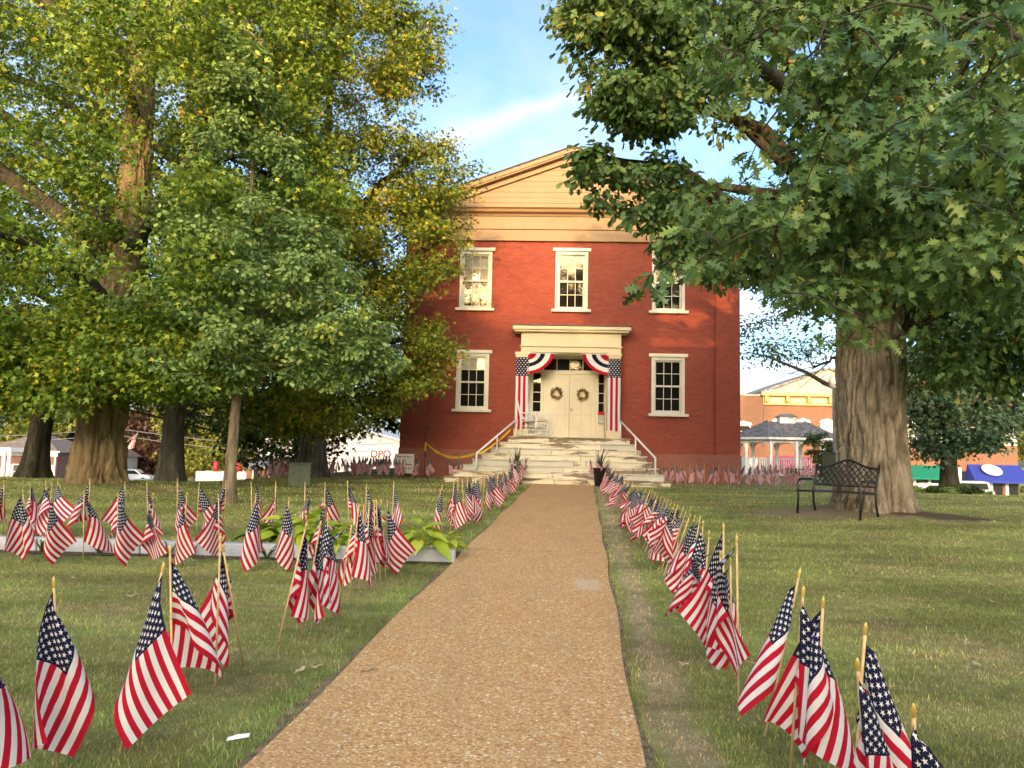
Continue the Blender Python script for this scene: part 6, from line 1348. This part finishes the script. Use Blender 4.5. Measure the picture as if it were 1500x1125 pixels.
for px in (316, 349): x = Xp(px, WYY + .1); T(MB().lathe([(.05, 0), (.26, .08), (.34, .35), (.22, .6), (.28, .75), (.1, .95)], 9, (x, WYY + .1, zt + .07)), 'red_flower_tub', 'red_paint', o, True)
# retaining kerb of the street at far left
o = thing('street_wall', 'pale low block wall along the street below the left lawn', 'wall', (Xp(50, 52), 52, gz(-30, 52)))
for i in range(16):
    a = Xp(-40 + i * 9, 52); b = Xp(-40 + (i + 1) * 9, 52); zz = Zp(-40 + i * 9, 709 - .0 * i, 52); box_part(o, 'wall_block', 'pavement', a + .01, b - .01, 52, 52.4, zz - 1.2, zz)
# cars
def car(px, pybase, Y, mat, label, rz=0, kind='suv', group=None):
    x = Xp(px, Y); z = gz(x, Y) + .02; o = thing('parked_car', label, 'car', (x, Y, z), rz, group); H_ = 1.7 if kind == 'suv' else 1.45
    prof = [(-2.25, .35), (-2.3, .75), (-2.15, 1.0), (-1.85, H_ - .08), (-1.5, H_), (.35, H_ - .02), (.55, H_ - .1), (1.15, 1.06), (2.05, .92), (2.28, .7), (2.28, .38), (1.9, .28), (-1.9, .28)] if kind == 'suv' else [(-2.25, .38), (-2.28, .8), (-2.0, .98), (-1.5, 1.02), (-.95, H_ - .05), (-.5, H_), (.25, H_ - .02), (1.05, .98), (2.05, .86), (2.27, .66), (2.25, .36), (1.9, .28), (-1.9, .28)]
    Lp(MB().prism(prof[::-1], 'y', -.86, .86), 'body', mat, o, bevel=.07)
    g0 = (-1.72, H_ - .12) if kind == 'suv' else (-.85, H_ - .12)
    side = [(-1.8, 1.08), (-1.66, H_ - .16), (.3, H_ - .16), (.95, 1.08)] if kind == 'suv' else [(-1.35, 1.03), (-.88, H_ - .14), (.2, H_ - .14), (.9, 1.0)]
    for s in (-1, 1): Lp(MB().prism(side if s > 0 else side[::-1], 'y', s * .865, s * .875) if s > 0 else MB().prism(side[::-1], 'y', -.875, -.865), 'side_window', 'car_glass', o)
    q = (1.10, .35) if kind == 'suv' else (1.0, .27)
    m = MB(); m.add([(q[0] + .06, -.72, 1.10), (q[0] + .06, .72, 1.10), (q[1] + .13, .66, H_ - .15), (q[1] + .13, -.66, H_ - .15)], [(0, 1, 2, 3)]); Lp(m, 'windscreen', 'car_glass', o)
    for wx in (-1.42, 1.42):
        for s in (-1, 1):
            wh = MB(); wh.lathe([(.22, -.11), (.33, -.10), (.34, 0), (.33, .10), (.22, .11)], 18); w_ = Lp(wh, 'wheel', 'tyre', o, True); w_.data.transform(Matrix.Rotation(R(90), 4, 'X')); w_.location = (wx, s * .80, .33)
            rm = MB(); rm.lathe([(.21, -.02), (.21, .02), (.05, .04)], 12); r_ = Lp(rm, 'rim', 'rim', w_, True); r_.data.transform(Matrix.Rotation(R(-90 * s), 4, 'X')); r_.location = (0, s * .10, 0)
    for s in (-1, 1): Lp(MB().box(2.2, 2.27, s * .6 - .16, s * .6 + .16, .68, .8), 'headlight', 'white_board', o); Lp(MB().box(-2.29, -2.2, s * .68 - .1, s * .68 + .1, .78, .98), 'tail_light', 'red_paint', o)
    return o
car(197, 704, 98, 'car_white', 'white sport utility car parked across the street beyond the utility pole', R(8))
car(158, 704, 101, 'car_silver', 'silver car half hidden behind the old maple trunk', R(6))
car(207, 708, 70, 'car_blue', 'pale blue car whose roof shows over the lawn crest by the utility pole', R(170), 'sedan')
car(290, 703, 66, 'car_blue', 'pale blue car whose roof shows over the lawn crest beside the white wall', R(175), 'sedan')
car(338, 700, 70, 'car_silver', 'dark-windowed car in front of the white wall', R(5), 'sedan')
car(103, 701, 88, 'car_white', 'white car parked before the pale annex', R(75), 'sedan')
car(1368, 715, 62, 'car_white', 'white car parked below the green awning', R(4), 'sedan'); car(1404, 718, 61, 'car_silver', 'silver car parked before the blue awning', R(180), 'suv')
o = thing('lime_sign', 'bright lime-green board standing by the pale annex', 'sign', (Xp(88, 84), 84, gz(Xp(88, 84), 84))); zt = Zp(88, 696, 84) - o.location.z; Lp(MB().box(-.36, .36, -.05, .05, zt - .75, zt), 'board', 'lime_paint', o)
for s in (-.3, .3): Lp(MB().box(s - .03, s + .03, -.03, .03, 0, zt - .751), 'leg', 'pole_grey', o)
# utility poles and wires
PY = 66.; poles = []
for px, top, lb in ((-330, 560, 'wooden utility pole with crossarm far down the street'), (177, 560, 'dark utility pole with flag bracket and blue banner'), (640, 575, 'wooden utility pole hidden behind the courthouse')):
    x = Xp(px, PY); z0 = gz(x, PY) - .2; z1 = Zp(px, top, PY); o = thing('utility_pole', lb, 'utility pole', (x, PY, z0)); Lp(MB().tube([(0, 0, 0), (0, 0, z1 - z0)], [.16, .11], 10), 'pole', 'bark_dark', o, True); Lp(MB().box(-1.1, 1.1, -.05, .05, z1 - z0 - .6, z1 - z0 - .48), 'crossarm', 'bark_dark', o)
    for s in (-1, -.4, .4, 1): Lp(MB().lathe([(.03, 0), (.05, .05), (.03, .12)], 8, (s, 0, z1 - z0 - .479)), 'insulator', 'white_board', o)
    poles.append((x, z0, z1, o))
x, z0, z1, o = poles[1]; Lp(MB().box(-.75, -.08, -.02, .02, Zp(177, 700, PY) - z0 - .2, Zp(177, 663, PY) - z0), 'banner', 'car_blue', o)
f = flag((x, PY - .2, Zp(184, 655, PY)), (.75, -.1, .65), 'flag flying from the bracket on the dark utility pole', None, 0, R(0), 2.6, False)
def wires(p, q, hs, sag, label):
    for k, (dz, sg_) in enumerate(hs):
        m = MB(); A = Vector((p[0], PY, p[2] + dz)); B_ = Vector((q[0], PY, q[2] + dz)); m.tube([A.lerp(B_, s) + Vector((0, 0, -sg_ * math.sin(math.pi * s))) for s in np.linspace(0, 1, 16)], .028, 5); tag(m.build('power_line', M['pole_grey']), label, 'cable', 'power lines along the street')
wires(poles[0], poles[1], [(-.4, 1.0), (-.9, 1.1), (-1.6, 1.0), (-4.1, .8), (-4.6, .9)], 1, 'cable strung along the street at the brick house side'); wires(poles[1], poles[2], [(-.4, 1.2), (-1.0, 1.2), (-1.7, 1.3), (-4.2, .9), (-4.8, .9)], 1, 'cable strung along the street behind the maples')
# background trees
BG = 'trees across the street'
far_tree('yellow_tree', 'yellowing broad tree behind the brick house', 60, 100, [(-60, 560), (20, 540), (80, 570), (105, 620), (95, 650), (20, 655), (-60, 650)], PAL_YELL, 60, (1.4, 2.2), 240, (.4, .7), 901, T=4, group=BG, tr=.4, shape='maple')
far_tree('green_tree', 'dark green tall tree between the brick house and the thick trunk', 105, 108, [(70, 590), (110, 560), (150, 580), (160, 680), (110, 700), (85, 660)], PAL_DARK, 50, (1.4, 2.2), 240, (.4, .7), 902, T=4, group=BG, tr=.4, shape='maple')
far_tree('copper_beech', 'dark copper-leaved tree behind the utility pole', 208, 105, [(165, 690), (160, 630), (190, 600), (225, 598), (248, 640), (245, 690)], PAL_PURP, 60, (1.3, 2.1), 260, (.4, .7), 903, T=4, group=BG, tr=.4, shape='maple')
far_tree('green_tree', 'yellow-green dense tree above the white wall', 290, 100, [(240, 560), (300, 540), (350, 570), (362, 640), (355, 690), (260, 690), (235, 640)], PAL_YELL, 80, (1.3, 2.1), 280, (.4, .7), 904, T=4, group=BG, tr=.4, shape='maple')
far_tree('yellow_tree', 'yellow roadside tree beyond the end of the shop row', 1530, 95, [(1488, 600), (1540, 570), (1640, 600), (1650, 700), (1500, 710)], PAL_YELL, 50, (1.2, 2), 220, (.4, .7), 905, T=4, group=BG, tr=.3, shape='maple')
far_tree('green_tree', 'deep green tree filling the gap left of the brick house porch', -60, 110, [(-200, 520), (-100, 480), (0, 560), (10, 690), (-190, 690)], PAL_DARK, 60, (1.6, 2.4), 220, (.4, .7), 906, T=4, group=BG, tr=.4, shape='maple')
far_tree('green_tree', 'dark tree rising behind the white hall', 440, 112, [(340, 600), (400, 560), (480, 590), (520, 640), (520, 690), (350, 690)], PAL_DARK, 60, (1.4, 2.2), 220, (.4, .7), 907, T=4, group=BG, tr=.4, shape='maple')
# bare branch reaching out beside the oak, over the gazebo
m = MB(); rb = np.random.default_rng(3); base = np.array(OAKT.location)
s0 = np.array((OAK.x - .45, OAK.y + .3, Zp(1225, 520, 14.6))); ends = [onY(1140, 552, 15.2), onY(1150, 520, 15.0), onY(1175, 512, 15.0), onY(1165, 575, 15.1)]
main = wobble(s0, np.array(onY(1190, 540, 15.0)), 7, .03, 5); m.tube([p - base for p in main], list(np.linspace(.035, .014, 7)), 6)
for i, e in enumerate(ends):
    p = wobble(main[3 + i % 3], np.array(e), 7, .03, 20 + i); m.tube([q - base for q in p], list(np.linspace(.013, .004, 7)), 5)
    for k in range(4):
        a = p[2 + k]; d = rb.normal(size=3) * np.array([.22, .15, .22]); m.tube([a - base, a + d * .6 - base, a + d - base + np.array((0, 0, .04))], [.006, .004, .002], 4)
Lp(m, 'bare_branch', 'bark_dark', OAKT)
# ---- unseen block row added behind the viewer, heights set to shade lawn and ground floor
def back_block(label, xa, xb, y, top, mat, seed):
    zg = gz((xa + xb) / 2, y) - .1; o = thing('brick_block', label, 'building', ((xa + xb) / 2, y, zg))
    T(MB().box(xa + .02, xb - .02, y - 12, y, zg, top), 'wall', mat, o); T(MB().box(xa, xb, y - .4, y + .35, top + .002, top + .5), 'cornice', 'stone_tan', o)
    n = max(2, int((xb - xa) / 2.6))
    for i in range(n):
        x = xa + (xb - xa) * (i + .5) / n
        for fz in (4.6, 8.2):
            if fz + 2 < top - zg - .6:
                fr = MB().box(x - .65, x + .65, y + .002, y + .1, zg + fz, zg + fz + 2.1); wn = T(fr, 'window', 'trim_paint', o); l = o.location
                pm = MB().box(x - .5, x + .5, y + .101, y + .11, zg + fz + .12, zg + fz + 1.98); pm.v = [(a - l.x, b - l.y, c - l.z) for a, b, c in pm.v]; pm.build('pane', M['car_glass'], wn)
        T(MB().box(x - 1.05, x + 1.05, y + .002, y + .06, zg + .5, zg + 3.0), 'shop_window', 'car_glass', o)
BKY = -72.0; TE = math.tan(SUN_EL) * (WY - BKY)
BLK = [(-90, -52, 3.2, 'brick_dull'), (-52, -31, 3.8, 'brick_orange'), (-31, -17, 3.4, 'brick_brown'), (-17, -7, 4.9, 'brick_orange'), (-7, 2, 4.2, 'brick_dull'), (2, 20, 2.6, 'brick_orange'), (20, 70, 4.4, 'brick_brown')]
BLK = [(a, b, t_ + TE, mt) for a, b, t_, mt in BLK]
for i, (a, b, t_, mt) in enumerate(BLK): back_block(['wide dull brick block at the street corner behind the path', 'tall orange brick block across the street behind the path', 'brown brick block across the street behind the path', 'narrow orange brick block facing the courthouse door', 'dull brick block facing the courthouse windows', 'low orange brick block facing the great oak', 'long brown brick block at the far street corner'][i], a, b, BKY, t_, mt, i)
tag(sheet('near_street', np.linspace(-120, 120, 10), np.linspace(-64, -54, 4), .02, M['asphalt']), kind='structure'); tag(sheet('near_pavement', np.linspace(-120, 120, 10), np.linspace(-71.9, -64.1, 4), .1, M['pavement']), kind='structure')
# ================================================================== grass
def grass():
    rg = np.random.default_rng(17); P_ = []; S_ = []
    def zone(y0, y1, dens, h, wd):
        wmax = .82 * y1 + 1.5; n = int(dens * (y1 - y0) * 2 * wmax); y = rg.uniform(y0, y1, n); x = rg.uniform(-wmax, wmax, n)
        k = np.abs(x + .04 * y) < .74 * y + 1.0; x, y = x[k], y[k]
        eL = edgeL(y); eR = edgeR(y); k = (x < eL - .012 + rg.normal(size=len(x)) * .02) | (x > eR + .01 + rg.normal(size=len(x)) * .02)
        dR = x - eR; worn = (dR > .06) & (dR < .36); k &= ~(worn & (rg.random(len(x)) < .55))
        cy = KY0 + (x + .9) * .006; k &= ~((x < -.9) & (y > cy - .15) & (y < cy + .7) & ~(rg.random(len(x)) < .03))
        k &= (((x - 5.7) / 2.0) ** 2 + ((y - 14.1) / 1.05) ** 2 > 1 - .35 * rg.random(len(x))) & (((x - 6.5) / 1.2) ** 2 + ((y - 13.85) / .8) ** 2 > 1)
        k &= ~((np.abs(x - .35) < 3.1) & (y > 20.6)) & ~((x > X0 - .1) & (x < X1 + .1) & (y > 22.7))
        k &= ((x - b1[0]) ** 2 + (y - b1[1]) ** 2 > .7) & ((x - OAK.x) ** 2 + (y - OAK.y) ** 2 > .9)
        x, y = x[k], y[k]; P_.append(np.stack([x, y], 1)); S_.append(np.stack([h * rg.uniform(.5, 1.25, len(x)), wd * rg.uniform(.7, 1.3, len(x))], 1))
    zone(1.6, 4.5, 5600, .025, .0042); zone(4.5, 8.2, 2500, .029, .006); zone(8.2, 13, 850, .036, .010); zone(13, 22.5, 260, .04, .018)
    XY = np.concatenate(P_); hw = np.concatenate(S_); n = len(XY); z = GZ(XY[:, 0], XY[:, 1])
    dL = edgeL(XY[:, 1]) - XY[:, 0]; lush = np.clip(1 - np.abs(dL - .12) / .25, 0, 1) ; hw[:, 0] *= 1 + .5 * lush
    cl = .5 + .5 * np.sin(XY[:, 0] * 3.1 + np.sin(XY[:, 1] * 2.3)) * np.sin(XY[:, 1] * 2.7 + np.sin(XY[:, 0] * 1.9)); hw[:, 0] *= .75 + .5 * cl
    a = rg.uniform(0, 6.283, n); ln = rg.uniform(.1, 1.1, n) * hw[:, 0]; b = rg.uniform(0, 6.283, n)
    base = np.stack([XY[:, 0], XY[:, 1], z - .004], 1); e = np.stack([np.cos(a), np.sin(a), 0 * a], 1) * hw[:, 1:2] / 2; d = np.stack([np.cos(b), np.sin(b), 0 * b], 1) * ln[:, None]
    up_ = np.zeros((n, 3)); up_[:, 2] = hw[:, 0]
    V = np.stack([base - e, base + e, base + .45 * d + up_ * .62 + e * .6, base + .45 * d + up_ * .62 - e * .6, base + d + up_], 1)
    nb = int((XY[:, 1] < 4.5).sum()); V[nb:, 2] = V[nb:, 4]        # bent blades near the viewer, single slivers further off
    i = np.arange(n)[:, None, None] * 5; Fc = np.concatenate([(i[:nb] + np.array([[0, 1, 2], [0, 2, 3], [3, 2, 4]])[None]).reshape(-1, 3), (i[nb:] + np.array([[0, 1, 4]])[None]).reshape(-1, 3)])
    c = rg.uniform(.65, 1.45, (n, 1)) * np.ones((1, 3)); c *= np.where(rg.random((n, 1)) < .12, np.array([[1.8, 1.45, 1.2]]), 1.0)
    c *= 1 - .25 * lush[:, None] * np.array([[1, .2, .6]])
    tag(link('grass', arrmesh('grass', V.reshape(-1, 3), Fc, M['lawn_blades'], np.repeat(c, 5, 0), smooth=False)), 'short mown green and straw-coloured grass of the lawn', 'grass', kind='stuff')
    return n
grass()
